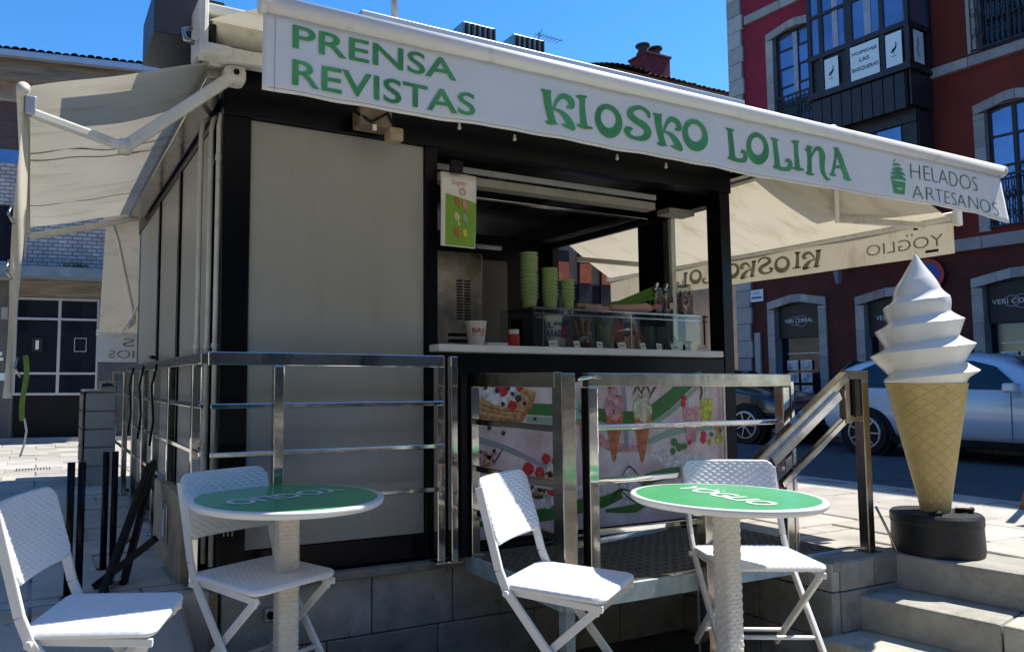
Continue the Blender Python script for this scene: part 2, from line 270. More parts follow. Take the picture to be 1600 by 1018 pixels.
# ------------------------------------------------------------------ mesh helpers
WL = {}
class MB:
    def __init__(s, xf=None): s.v = []; s.f = []; s.xf = xf
    def add(s, vs, fs):
        o = len(s.v)
        for p in vs:
            p = Vector(p)
            if s.xf is not None: p = s.xf @ p
            s.v.append(p)
        s.f += [tuple(i + o for i in f) for f in fs]; return s
    def box(s, x0, x1, y0, y1, z0, z1):
        s.add([(x0,y0,z0),(x1,y0,z0),(x1,y1,z0),(x0,y1,z0),(x0,y0,z1),(x1,y0,z1),(x1,y1,z1),(x0,y1,z1)],
              [(0,3,2,1),(4,5,6,7),(0,1,5,4),(1,2,6,5),(2,3,7,6),(3,0,4,7)]); return s
    def bar(s, p, q, w, h, up=(0, 0, 1)):
        p = Vector(p); q = Vector(q); d = (q - p).normalized(); u = Vector(up)
        if abs(d.dot(u)) > 0.98: u = Vector((0, 1, 0)) if abs(d.y) < 0.9 else Vector((1, 0, 0))
        a = d.cross(u).normalized() * w / 2; b = a.cross(d).normalized() * h / 2
        s.add([p-a-b, p+a-b, p+a+b, p-a+b, q-a-b, q+a-b, q+a+b, q-a+b],
              [(0,1,2,3),(7,6,5,4),(0,4,5,1),(1,5,6,2),(2,6,7,3),(3,7,4,0)]); return s
    def tube(s, pts, r, n=10, close=True):
        pts = [Vector(p) for p in pts]; rings = []
        prev = None
        for i, p in enumerate(pts):
            d = (pts[min(i+1, len(pts)-1)] - pts[max(i-1, 0)]).normalized()
            if prev is None:
                u = Vector((0, 0, 1)) if abs(d.z) < 0.9 else Vector((1, 0, 0)); a = d.cross(u).normalized()
            else: a = (prev - d * prev.dot(d)).normalized()
            prev = a; b = d.cross(a); rr = r[i] if isinstance(r, (list, tuple)) else r
            rings.append([p + (a * math.cos(2*math.pi*k/n) + b * math.sin(2*math.pi*k/n)) * rr for k in range(n)])
        vs = [v for g in rings for v in g]; fs = []
        for i in range(len(pts) - 1):
            for k in range(n): fs.append((i*n+k, i*n+(k+1) % n, (i+1)*n+(k+1) % n, (i+1)*n+k))
        if close: fs.append(tuple(range(n))[::-1]); fs.append(tuple((len(pts)-1)*n+k for k in range(n)))
        s.add(vs, fs); return s
    def lathe(s, prof, c=(0, 0, 0), n=32, cap=True):
        vs = []; fs = []
        for r, z in prof:
            for k in range(n): a = 2*math.pi*k/n; vs.append((c[0]+r*math.cos(a), c[1]+r*math.sin(a), c[2]+z))
        m = len(prof)
        for i in range(m-1):
            for k in range(n): fs.append((i*n+k, i*n+(k+1) % n, (i+1)*n+(k+1) % n, (i+1)*n+k))
        if cap: fs.append(tuple(range(n))[::-1]); fs.append(tuple((m-1)*n+k for k in range(n)))
        s.add(vs, fs); return s
    def grid(s, nu, nv, fn, thick=None):
        vs = [fn(i/nu, j/nv) for j in range(nv+1) for i in range(nu+1)]
        fs = [(j*(nu+1)+i, j*(nu+1)+i+1, (j+1)*(nu+1)+i+1, (j+1)*(nu+1)+i) for j in range(nv) for i in range(nu)]
        s.add(vs, fs); return s
    def prism(s, poly, fn, t0, t1):
        """poly = [(u,v)], fn(u,v,t) -> point; closed solid between t0 and t1"""
        n = len(poly)
        vs = [fn(u, v, t0) for u, v in poly] + [fn(u, v, t1) for u, v in poly]
        fs = [tuple(range(n)), tuple(range(2*n-1, n-1, -1))] + [(i, i+n, (i+1) % n + n, (i+1) % n) for i in range(n)]
        s.add(vs, fs); return s
    def mesh(s, name, off=(0, 0, 0), smooth=False):
        me = bpy.data.meshes.new(name); o = Vector(off)
        me.from_pydata([tuple(v - o) for v in s.v], [], s.f); me.update()
        if smooth:
            me.polygons.foreach_set('use_smooth', [True] * len(me.polygons))
        return me
    def build(s, name, m, parent=None, smooth=False, bevel=0.0, solid=0.0, auto=None, label=None, kind=None):
        off = WL.get(parent.name, Vector((0, 0, 0))) if parent is not None else Vector((0, 0, 0))
        me = s.mesh(name, off, smooth)
        me.materials.append(m)
        o = bpy.data.objects.new(name, me); COL.objects.link(o)
        if parent is not None: o.parent = parent; WL[o.name] = off
        fixn(me)
        if solid: md = o.modifiers.new('solid', 'SOLIDIFY'); md.thickness = solid; md.offset = 0
        if bevel: md = o.modifiers.new('bevel', 'BEVEL'); md.width = bevel; md.segments = 2; md.limit_method = 'ANGLE'; md.angle_limit = R(40)
        if auto:
            me.polygons.foreach_set('use_smooth', [True] * len(me.polygons)); me.set_sharp_from_angle(angle=R(auto))
        if label: o['label'] = label
        if kind: o['kind'] = kind
        return o
def fixn(me):
    import bmesh
    b = bmesh.new(); b.from_mesh(me); bmesh.ops.recalc_face_normals(b, faces=b.faces); b.to_mesh(me); b.free()
def thing(name, label, cat, loc=(0, 0, 0), rz=0.0, group=None):
    o = bpy.data.objects.new(name, None); COL.objects.link(o); o.location = loc; o.rotation_euler = (0, 0, rz)
    o.empty_display_size = 0.1
    o['label'] = label; o['category'] = cat
    if group: o['group'] = group
    WL[o.name] = Vector(loc) if rz == 0 else Vector((0, 0, 0))
    return o
def tag(o, label, cat, group=None):
    o['label'] = label; o['category'] = cat
    if group: o['group'] = group
    return o
def struct(o): o['kind'] = 'structure'; return o
def piece(me, name, parent, loc, rz=0, scale=None, rot=None):
    o = bpy.data.objects.new(name, me); COL.objects.link(o); o.parent = parent
    off = WL.get(parent.name, Vector((0, 0, 0)))
    o.location = Vector(loc) - off; o.rotation_euler = rot if rot else (0, 0, rz)
    if scale: o.scale = scale
    WL[o.name] = Vector((0, 0, 0)) + Vector(loc)
    return o
def copy_tree(o, parent=None):
    c = o.copy(); COL.objects.link(c)
    if parent is not None: c.parent = parent
    for ch in list(o.children): copy_tree(ch, c)
    return c
def boxmesh(name, sx, sy, sz, m, bevel=0.004):
    import bmesh
    bm = bmesh.new(); bmesh.ops.create_cube(bm, size=1.0); bmesh.ops.scale(bm, vec=(sx, sy, sz), verts=bm.verts)
    if bevel: bmesh.ops.bevel(bm, geom=bm.edges[:], offset=bevel, segments=1, affect='EDGES')
    me = bpy.data.meshes.new(name); bm.to_mesh(me); bm.free(); me.materials.append(m); return me
def circ(cx, cy, rx, ry=None, n=24, a0=0, a1=360):
    ry = rx if ry is None else ry
    return [(cx + rx*math.cos(R(a0+(a1-a0)*k/n)), cy + ry*math.sin(R(a0+(a1-a0)*k/n))) for k in range(n)]
def catmull(P, k=8):
    out = []; n = len(P)
    for i in range(n-1):
        p0, p1, p2, p3 = P[max(i-1, 0)], P[i], P[i+1], P[min(i+2, n-1)]
        for j in range(k):
            t = j/k
            out.append(tuple(0.5*((2*b)+(-a+c)*t+(2*a-5*b+4*c-d)*t*t+(-a+3*b-3*c+d)*t**3) for a, b, c, d in zip(p0, p1, p2, p3)))
    out.append(tuple(P[-1])); return out
def strokes(mb, P, fn, k=8):
    """P = [(u,v,w)], a brush line of changing width laid on the surface fn(u,v)"""
    C = catmull(P, k); vs = []
    for i, (u, v, w) in enumerate(C):
        a = C[max(i-1, 0)]; b = C[min(i+1, len(C)-1)]; dx, dy = b[0]-a[0], b[1]-a[1]; l = math.hypot(dx, dy) or 1
        nx, ny = -dy/l*w/2, dx/l*w/2
        vs.append(fn(u+nx, v+ny)); vs.append(fn(u-nx, v-ny))
    mb.add(vs, [(2*i, 2*i+1, 2*i+3, 2*i+2) for i in range(len(C)-1)])
def ring(mb, c, ro, ri, ci, fn, n=36):
    vs = []
    for k in range(n):
        a = 2*math.pi*k/n
        vs.append(fn(c[0]+ro[0]*math.cos(a), c[1]+ro[1]*math.sin(a))); vs.append(fn(ci[0]+ri[0]*math.cos(a), ci[1]+ri[1]*math.sin(a)))
    mb.add(vs, [(2*k, 2*k+1, 2*((k+1) % n)+1, 2*((k+1) % n)) for k in range(n)])
def poly(mb, pts, fn): mb.add([fn(*p) for p in pts], [tuple(range(len(pts)))])
def text_geo(txt, space=1.0, offset=0.0):
    cu = bpy.data.curves.new('t', 'FONT'); cu.body = txt; cu.fill_mode = 'FRONT'; cu.resolution_u = 4; cu.space_character = space; cu.offset = offset
    o = bpy.data.objects.new('t', cu); COL.objects.link(o)
    me = bpy.data.meshes.new_from_object(o, depsgraph=bpy.context.evaluated_depsgraph_get())
    vs = [tuple(v.co) for v in me.vertices]; fs = [tuple(p.vertices) for p in me.polygons]
    bpy.data.objects.remove(o); bpy.data.curves.remove(cu); bpy.data.meshes.remove(me)
    x0 = min(v[0] for v in vs); x1 = max(v[0] for v in vs); y0 = min(v[1] for v in vs); y1 = max(v[1] for v in vs)
    return [((v[0]-x0)/(x1-x0), (v[1]-y0)/(y1-y0)) for v in vs], fs
def text_on(mb, txt, fn, u0, u1, v0, v1, shear=0.0, **k):
    """lettering stretched to the rectangle u0..u1, v0..v1 of the surface fn(u,v)"""
    vs, fs = text_geo(txt, **k)
    mb.add([fn(u0+(u1-u0)*(x+shear*y), v0+(v1-v0)*y) for x, y in vs], fs)

# ------------------------------------------------------------------ ground, street, plaza, steps
g = struct(MB().add([(-300,-300,-0.30),(300,-300,-0.30),(300,300,-0.30),(-300,300,-0.30)], [(0,1,2,3)]).build('ground', M_['ground']))
GL = -0.22   # lower path
struct(MB().box(-6, 4.6, -6, 3.62, -0.5, GL).build('lower_path', M_['lower']))
# terrace with the tables
ter = MB(); TP = [(-4, -4), (3.3, -4), (3.3, 2.26), (0.55, 3.655-0.0), (-0.2, 3.99-0.0), (-0.2, 4.05), (-4, 4.05)]
TP = [(-4, -4), (3.35, -4), (3.35, 2.24), (0.92, 3.44), (-4, 3.5)]
ter.prism(TP, lambda u, v, t: (u, v, t), GL-0.1, 0.08)
struct(ter.build('terrace', M_['granb'], bevel=0.01))
PZ = 0.38
# plaza: L-shaped sheet around the sunken path
pl = MB()
PP = [(-30, 3.5), (0.72, 3.5), (0.72, 7.2), (4.3, 7.2), (4.3, 3.66), (3.72, 3.66), (3.72, 2.58), (4.32, 2.58), (4.42, 1.9), (4.75, -1.0), (4.9, -14), (6.9, -14), (6.9, 16.6), (-30, 16.6)]
pl.prism(PP, lambda u, v, t: (u, v, t), -0.29, PZ)
plaza = struct(pl.build('plaza', M_['pavem']))
# separate paving stones (slightly uneven), light on the right, the same on the left
slabA = boxmesh('paving_stone', 0.588, 0.388, 0.03, M_['pave'], 0.006)
def slabs(x0, x1, y0, y1, ok, ang=0):
    j = 0; y = y0
    while y < y1:
        x = x0 + (0.3 if j % 2 else 0)
        while x < x1:
            if ok(x, y):
                piece(slabA, 'paving_stone', plaza, (x, y, PZ - 0.004 + random.uniform(-0.002, 0.003)), rot=(R(random.uniform(-.25, .25)), R(random.uniform(-.25, .25)), R(random.uniform(-.4, .4))))
            x += 0.6
        y += 0.4; j += 1
slabs(4.75, 6.7, 1.9, 8.6, lambda x, y: True)
slabs(-0.9, 0.5, 3.9, 12.0, lambda x, y: True)
slabs(0.55, 3.4, 9.2, 12.5, lambda x, y: x < 3.2)
ramp = MB(); ramp.prism([(3.53, PZ-0.012), (2.72, 0.07), (2.72, -0.1), (3.53, -0.1)], lambda a, b, t: (t, a, b), -4.0, 0.60)
rampo = struct(ramp.build('ramp', M_['pavem']))
_sl = math.atan2(PZ-0.012-0.07, 0.81)
for j in range(2):
    for k in range(8):
        yy = 3.53-0.2*math.cos(_sl)-j*0.4*math.cos(_sl); zz = PZ-0.012-0.2*math.sin(_sl)-j*0.4*math.sin(_sl)-0.006
        xx = 0.30-k*0.6-(0.3 if j else 0)
        piece(slabA, 'paving_stone', rampo, (xx, yy, zz+random.uniform(-.002, .002)), rot=(_sl+R(random.uniform(-.3, .3)), 0, 0))
# street and far pavement
struct(MB().box(6.9, 40, -40, 40, -0.29, 0.26).build('street', M_['asphalt']))
kerb = MB().box(6.78, 6.92, -14, 16, 0.2, 0.395).build('kerb', M_['surr'], bevel=0.01); struct(kerb)
pv = struct(MB().add([(12.9,-30,.262),(30,-30,.262),(30,30,.262),(12.9,30,.262)], [(0,1,2,3)]).box(12.9, 30, -30, 30, 0.1, 0.36).build('pavement', M_['pavem']))
struct(MB().box(-40, 6.9, 16.6, 60, -0.29, 0.36).build('back_street', M_['asphalt']))
mk = struct(MB().box(7.6, 11.5, 3.55, 3.67, 0.2, 0.264).build('painted_line', mat('worn_road_paint', (0.5, 0.5, 0.5), 0.8, 0, 0.3, 12)))

# steps: four risers facing the lower side, turned eleven degrees
steps = struct(bpy.data.objects.new('stone_steps', None)); COL.objects.link(steps); WL['stone_steps'] = Vector((0, 0, 0))
def steprow(xf, ztop, h, depth):
    dirv = Vector((0.19, -0.982, 0)); nrm = Vector((-0.982, -0.19, 0))
    t = 0.0; k = 0
    P0 = Vector((xf, 2.575, 0))
    lens = [0.62, 0.85, 0.85, 0.85, 0.85]
    for L_ in lens:
        a = P0 + dirv * (t + 0.002); b = P0 + dirv * (t + L_ - 0.004)
        m = MB(); q = -nrm * depth
        a2 = a + q; b2 = b + q
        if k == 0: a2 = Vector((a.x + depth, 2.573, 0))
        m.add([(a.x, a.y, ztop-h), (b.x, b.y, ztop-h), (b2.x, b2.y, ztop-h), (a2.x, a2.y, ztop-h),
               (a.x, a.y, ztop), (b.x, b.y, ztop), (b2.x, b2.y, ztop), (a2.x, a2.y, ztop)],
              [(0,3,2,1),(4,5,6,7),(0,1,5,4),(1,2,6,5),(2,3,7,6),(3,0,4,7)])
        m.build('step_stone', M_['step'], steps, bevel=0.012)
        t += L_; k += 1
steprow(4.22, PZ + 0.012, 0.185, 0.42)
steprow(3.90, 0.21, 0.18, 0.5)
steprow(3.58, 0.035, 0.15, 0.5)
steprow(3.24, -0.105, 0.14, 0.5)
MB().add([(3.3,2.5,-.4),(3.7,-1.6,-.4),(4.9,-1.6,-.4),(4.5,2.5,-.4),(4.25,2.5,.19),(4.75,-1.6,.19),(4.95,-1.6,.19),(4.5,2.5,.19)],
         [(0,1,2,3),(4,5,6,7),(0,1,5,4),(2,3,7,6)]).build('step_core', M_['joint'], steps)

# stone block walls
def blockwall(o, axis, fixed, a0, a1, rows, m, face=-1, names='stone_block', starts=None):
    """rows = [(z0,z1,width,shift)] ; axis 'x' wall faces -Y at y=fixed, axis 'y' wall faces -X at x=fixed"""
    for z0, z1, w, sh in rows:
        a = a0 - sh
        while a < a1:
            b = min(a + w, a1); s = max(a, a0)
            if b - s > 0.05:
                pr = random.uniform(0, 0.004)
                mb = MB()
                if axis == 'x': mb.box(s+0.003, b-0.003, fixed-pr, fixed+0.06, z0+0.003, z1-0.003)
                else: mb.box(fixed-pr, fixed+0.06, s+0.003, b-0.003, z0+0.003, z1-0.003)
                mb.build(names, m, o, bevel=0.006)
            a += w
pw = thing('plinth_wall', 'grey granite block plinth carrying the kiosk behind the table legs', 'wall', (0.77, 3.6, GL))
MB().box(0.80, 3.74, 3.60, 7.1, GL-0.1, 0.372).build('core', M_['joint'], pw)
blockwall(pw, 'x', 3.565, 0.79, 3.72, [(-0.222, 0.058, 0.62, 0.1), (0.058, 0.345, 0.47, 0.18)], M_['gran'])
blockwall(pw, 'x', 3.53, 0.79, 3.70, [(0.345, 0.392, 0.9, 0.38)], M_['granb'], names='coping_stone')
MB().box(0.70, 0.775, 3.56, 7.1, GL, 0.36).build('side_board', M_['board'], pw)
rw = thing('retaining_wall', 'stone block wall beside the steps under the handrail post', 'wall', (3.7, 2.58, GL))
MB().box(3.745, 4.25, 2.62, 3.6, GL-0.1, 0.372).build('core', M_['joint'], rw)
blockwall(rw, 'y', 3.69, 2.56, 3.56, [(-0.222, 0.0, 0.7, 0.25), (0.0, 0.245, 0.55, 0.1), (0.245, 0.392, 0.8, 0.0)], M_['gran'])
blockwall(rw, 'x', 2.555, 3.752, 4.3, [(-0.222, 0.035, 0.4, 0), (0.035, 0.245, 0.6, 0), (0.245, 0.392, 0.28, 0.0)], M_['granb'])
MB().box(3.70, 4.3, 2.56, 2.78, 0.345, 0.398).build('coping_stone', M_['granb'], rw, bevel=0.006)
# socket on the plinth
sk = thing('wall_socket', 'small grey socket box on the granite plinth under a chair seat', 'socket', (1.02, 3.55, 0.23))
MB().box(0.99, 1.045, 3.535, 3.562, 0.2, 0.26).build('housing', M_['alu'], sk, bevel=0.004)
MB().lathe([(0.016, 0), (0.016, 0.012), (0.008, 0.012), (0.008, 0.004)], n=16).v
mbk = MB(Matrix.Translation((1.017, 3.535, 0.23)) @ Matrix.Rotation(R(90), 4, 'X')); mbk.lathe([(0.018, 0), (0.018, 0.01), (0.01, 0.01), (0.01, 0.002)], n=16); mbk.build('outlet', M_['blackmatte'], sk)

# ------------------------------------------------------------------ kiosk
K = thing('kiosk', 'black framed ice cream and news kiosk with cream panels and open serving hatch', 'kiosk', (0.77, 3.6, 0.4))
X0, X1, Y0, Y1 = 0.77, 4.26, 3.6, 7.0
def kb(name, m, *b, bevel=0.004, parent=None, label=None):
    return MB().box(*b).build(name, m, parent or K, bevel=bevel, label=label)
BL = M_['black']
kb('corner_post', BL, X0, 0.905, Y0, Y0+0.13, 0.39, 2.64)
kb('post', BL, 1.878, 1.955, Y0, Y0+0.09, 0.39, 2.64)
kb('corner_post', BL, 4.165, X1, Y0, Y0+0.12, 0.39, 2.64)
kb('corner_post', BL, X0, 0.86, Y1-0.1, Y1, 0.39, 2.64)
kb('corner_post', BL, 4.165, X1, Y1-0.1, Y1, 0.39, 2.64)
kb('header', BL, X0-0.004, X1+0.004, Y0-0.012, Y0+0.12, 2.63, 2.862)
kb('header', BL, X0-0.012, X0+0.1, Y0+0.125, Y1, 2.64, 2.86)
kb('header', BL, X1-0.1, X1+0.012, Y0+0.125, Y1, 2.56, 2.86)
kb('base_rail', BL, X0+0.01, X1-0.01, Y0+0.012, Y0+0.1, 0.392, 0.52)
kb('base_rail', BL, X0+0.005, X0+0.09, Y0+0.13, Y1, 0.392, 0.50)
pn = kb('front_panel', M_['panel'], 0.908, 1.876, Y0+0.018, Y0+0.05, 0.522, 2.628, label='large cream front panel beside the serving hatch')
# brand-less metal letters low on the corner post frame
for i in range(3): kb('base_mark', M_['steelb'], 0.80+0.02*i, 0.808+0.02*i, Y0-0.003, Y0-0.0005, 0.60, 0.69, bevel=0)
# drain pipes / awning cables at the corner
for x, y in ((0.735, 3.72), (0.755, 3.64), (0.70, 3.80)):
    c = MB().tube([(x, y, 0.46), (x, y, 2.58), (x+0.01, y+0.01, 2.64), (x+0.05, y+0.03, 2.68)], 0.0125, 10).build('downpipe', M_['metalcream'], K, smooth=True)
    for z in (0.8, 1.5, 2.42): MB().lathe([(0.0165, -0.012), (0.0165, 0.012)], (x, y, z), 12).build('pipe_clip', M_['metalcream'], c)
# left side panels
ys = [3.86, 4.78, 5.66, 6.90]
for i in range(3):
    a, b = ys[i], ys[i+1]
    kb('side_panel', M_['panel'], X0-0.004, X0+0.03, a+0.045, b-0.045, 0.50, 2.638)
for y in (3.80, 4.78, 5.66):
    kb('mullion', BL, X0-0.018, X0+0.06, y-0.03, y+0.03, 0.5, 2.64)
dh = MB().tube([(X0-0.03, 5.55, 1.5), (X0-0.07, 5.55, 1.5), (X0-0.07, 5.43, 1.5)], 0.012, 8).build('door_handle', M_['blackmatte'], K)
# serving front
kb('counter', M_['counter'], 1.90, 4.03, Y0-0.11, Y0+0.28, 1.488, 1.528, bevel=0.006)
kb('front_board', BL, 1.957, 4.163, Y0+0.004, Y0+0.05, 1.352, 1.484)
kb('front_board', BL, 1.957, 2.14, Y0+0.006, Y0+0.05, 0.50, 1.35)
kb('floor', M_['checker'], X0+0.1, X1-0.1, Y0+0.1, Y1-0.1, 0.40, 0.47)
# menu panel with printed pictures
mp = kb('picture_panel', M_['menu'], 2.15, 4.155, Y0-0.006, Y0+0.03, 0.455, 1.348, label='photo print panel of waffles, cones and shakes under the counter')
def PF(d):      # photograph reading of the front plane -> metres on it
    a0 = -0.0
    def f(px, pz): return (px, Y0-0.006-d, pz)
    return f
# reading helper: pixel column/row of the front face to X,Z of the plane Y0 (a plain perspective inverse)
_yaw, _p = R(26.3225), R(4.3537)
_Fh = Vector((math.sin(_yaw), math.cos(_yaw), 0)); _Rt = Vector((math.cos(_yaw), -math.sin(_yaw), 0)); _Z = Vector((0, 0, 1))
_Fw = _Fh*math.cos(_p) + _Z*math.sin(_p); _Up = _Z*math.cos(_p) - _Fh*math.sin(_p)
def fr(x, y):
    d = (x-640)*_Rt - (y-509)*_Up + 1169*_Fw; t = Y0/d.y
    return (t*d.x, 1.32 + t*d.z)
def pr(name, m, pts, d=0.002, px=True):
    mb = MB(); f = PF(d)
    q = [fr(*p) for p in pts] if px else pts
    poly(mb, q, f); return mb.build(name, m, mp)
def prs(name, m, P, d=0.002):
    mb = MB(); f = PF(d)
    q = [(*fr(x, y), w*0.0032) for x, y, w in P]; strokes(mb, q, f, 6); return mb.build(name, m, mp)
def prc(name, m, L_, d=0.003):
    f = PF(d); mb = MB()
    for k, (x, y, r) in enumerate(L_):
        if name != 'printed_nuts': mb = MB(); f = PF(d+k*0.00012)
        cx, cz = fr(x, y); r *= 1.28; poly(mb, [(cx+r*0.0034*math.cos(a*math.pi/7)*(1+.12*math.sin(a*3)), cz+r*0.0034*math.sin(a*math.pi/7)*(1+.1*math.cos(a*5))) for a in range(14)], f)
        if name != 'printed_nuts': mb.build(name, m, mp)
    if name == 'printed_nuts': mb.build(name, m, mp, kind='stuff')
# bands
prs('printed_band', M_['menug'], [(822,638,20),(860,640,22),(905,641,22),(950,650,26),(1000,652,30),(1040,628,32),(1070,600,30),(1095,584,16)], 0.0012)
prs('printed_band', M_['menulg'], [(822,654,10),(860,657,12),(905,659,12),(960,668,10),(1010,664,9),(1048,642,9),(1080,612,8),(1104,590,6)], 0.0016)
prs('printed_band', M_['menug'], [(725,822,4),(790,812,16),(850,803,24),(905,790,26),(950,780,20),(1000,752,22),(1050,738,22),(1100,736,18),(1134,742,8)], 0.0012)
prs('printed_band', M_['menug'], [(945,797,6),(990,793,16),(1018,782,10),(1075,790,14),(1128,786,12)], 0.0020)
prs('printed_band', M_['pgrey'], [(732,682,10),(790,700,10),(850,728,8),(884,742,6)], 0.001)
prs('printed_band', M_['pcream'], [(750,776,16),(800,780,26),(850,778,30),(905,765,24),(950,776,16)], 0.0008)
prs('printed_band', M_['menulg'], [(1010,690,12),(1060,672,14),(1130,665,10)], 0.0006)
# waffle stack
pr('printed_waffle', M_['pwaf'], [(733,628),(800,600),(836,612),(826,636),(806,658),(760,656),(733,648)], 0.0022)
pr('printed_waffle', M_['pwafd'], [(733,644),(770,650),(812,655),(806,662),(770,660),(734,655)], 0.0028)
pr('printed_waffle', M_['pwafd'], [(806,658),(836,612),(832,632),(812,662)], 0.0032)
prs('printed_waffle', M_['pwafd'], [(740,636,2),(775,645,3),(806,650,2)], 0.0036)
prs('printed_waffle', M_['pwafd'], [(748,630,2),(780,640,3),(812,642,2)], 0.0036)
pr('printed_cream', M_['pcream'], [(752,604),(775,597),(800,600),(812,612),(806,628),(788,636),(768,630),(754,622)], 0.004)
prc('printed_berry', M_['pred'], [(785,611,7),(810,604,6),(799,633,7),(776,606,4)], 0.005)
prc('printed_berry', M_['pblk'], [(757,605,3),(775,610,3.5),(792,606,3.5),(784,631,3.2),(799,615,3),(808,622,5),(818,630,3),(834,654,2.4),(763,668,3),(785,676,3),(768,602,2.6)], 0.0055)
# desserts below
prc('printed_nuts', M_['pwafd'], [(740+random.uniform(0, 34), 702+random.uniform(0, 26), 3.4) for _ in range(16)], 0.003)
prc('printed_nuts', M_['ppink'], [(738+random.uniform(0, 34), 700+random.uniform(0, 26), 2.6) for _ in range(16)], 0.0036)
prs('printed_sauce', M_['pchoc'], [(768,728,1),(776,714,3),(784,700,2)], 0.004)
prc('printed_berry', M_['pred'], [(824,732,9),(842,738,8),(852,716,7),(866,720,6),(876,716,6),(842,742,6)], 0.003)
pr('printed_berry', M_['pred'], [(852,764),(884,764),(884,772),(868,776),(856,772)], 0.003)
prc('printed_cream', M_['pcream'], [(862,730,9),(878,726,8),(836,764,8),(856,784,8)], 0.0026)
prc('printed_nuts', M_['pchoc'], [(838+random.uniform(0, 46), 738+random.uniform(0, 12), 3) for _ in range(14)] + [(822+random.uniform(0, 30), 760+random.uniform(0, 16), 3) for _ in range(12)], 0.0034)
prc('printed_nuts', M_['pwaf'], [(838+random.uniform(0, 46), 738+random.uniform(0, 12), 2) for _ in range(12)] + [(822+random.uniform(0, 30), 760+random.uniform(0, 16), 2) for _ in range(12)], 0.004)
prs('printed_tray', M_['pgrey'], [(815,752,5),(850,756,6),(884,760,5)], 0.0044)
# cones
for cx, top, m_ in ((911, 604, 'pmint'), (957, 600, 'ppink'), (1001, 604, 'pvan')):
    pr('printed_cone', M_['pcone'], [(cx-(13 if cx > 930 else 8), 648), (cx+(16 if cx > 930 else 8), 646), (cx+4, 716), (cx+1, 722), (cx-2, 714)], 0.003)
    prc('printed_scoop', M_[m_], [(cx, top+12, 8), (cx+5, top+24, 11), (cx-4, top+30, 11), (cx+8, top+36, 10), (cx-6, top+40, 9), (cx+3, top+44, 10)], 0.0034)
    for k in range(4): prs('printed_wafer_line', M_['pwafd'], [(cx-7+k, 656+k*14, 1.2), (cx+8-k*2, 664+k*14, 1.2)], 0.0046)
prc('printed_berry', M_['pred'], [(956,598,6),(951,603,4)], 0.004)
prs('printed_sauce', M_['pchoc'], [(988,616,2),(994,603,4),(1000,612,3),(1008,602,4),(1014,614,2)], 0.0045)
prs('printed_sauce', M_['pchoc'], [(1012,622,2),(1020,608,4),(1030,594,3)], 0.0045)
# soft swirl with sauce
prc('printed_cream', M_['pcream'], [(978,738,9),(985,728,7),(975,752,13),(992,752,12),(983,770,15),(1005,775,12)], 0.003)
for s_ in ([(970,742,2),(982,728,3),(996,742,2)], [(965,756,2),(984,744,3),(1002,756,3)], [(952,782,2),(968,764,4),(988,768,2)], [(968,764,2),(985,780,3),(1006,786,4)]):
    prs('printed_sauce', M_['pchoc'], s_, 0.0045)
for _ in range(16): 
    cx_ = random.choice((911, 957, 1001)); prc('printed_sprinkle', random.choice((M_['pred'], M_['pchoc'], M_['pcream'])), [(cx_+random.uniform(-9, 12), random.uniform(612, 645), 1.6)], 0.0060+random.uniform(0, .0008))
prs('printed_background', M_['ppink'], [(890,620,8),(940,690,20),(1000,700,12)], 0.0003)
prs('printed_background', M_['pgrey'], [(972,596,10),(975,640,12),(978,700,12)], 0.0005)
prs('printed_background', M_['pcream'], [(1020,700,30),(1050,720,26),(1100,715,22)], 0.0004)
prs('printed_background', M_['pcream'], [(740,620,30),(760,600,22)], 0.0005)
# shakes and fruit
pr('printed_shake', M_['ppink'], [(1065,634),(1092,634),(1086,690),(1072,690)], 0.003)
pr('printed_shake', M_['pyel'], [(1093,622),(1112,622),(1110,660),(1094,660)], 0.003)
prc('printed_cream', M_['pcream'], [(1078,630,7),(1104,612,6)], 0.0035)
prc('printed_berry', M_['pred'], [(1067,622,5),(1066,630,5),(1097,686,6),(1098,678,5),(1076,690,4)], 0.004)
prs('printed_fruit', M_['pchoc'], [(1084,604,2),(1091,599,4),(1095,612,5),(1092,624,3)], 0.004)
prc('printed_fruit', M_['pyel'], [(1122,684,8),(1108,690,5)], 0.004)
prc('printed_fruit', M_['menug'], [(1052,690,6),(1060,698,6),(1050,704,5),(1068,696,5),(1110,678,4),(1124,672,3)], 0.0042)
prc('printed_fruit', M_['pcone'], [(1120,668,5)], 0.0042)
kb('panel_edge', M_['steelb'], 4.105, 4.112, Y0-0.03, Y0-0.022, 0.46, 1.30, bevel=0)
# right-hand side: low wall, window posts
kb('low_wall', BL, X1-0.07, X1-0.004, Y0+0.125, Y1-0.1, 0.42, 1.50)
kb('window_post', BL, X1-0.09, X1-0.01, 4.14, 4.40, 1.50, 2.56)
kb('window_post', M_['metalcream'], X1-0.075, X1-0.03, 4.07, 4.10, 1.50, 2.56)
kb('rear_wall', BL, X1-0.08, X1-0.008, 5.50, Y1-0.1, 1.50, 2.60)
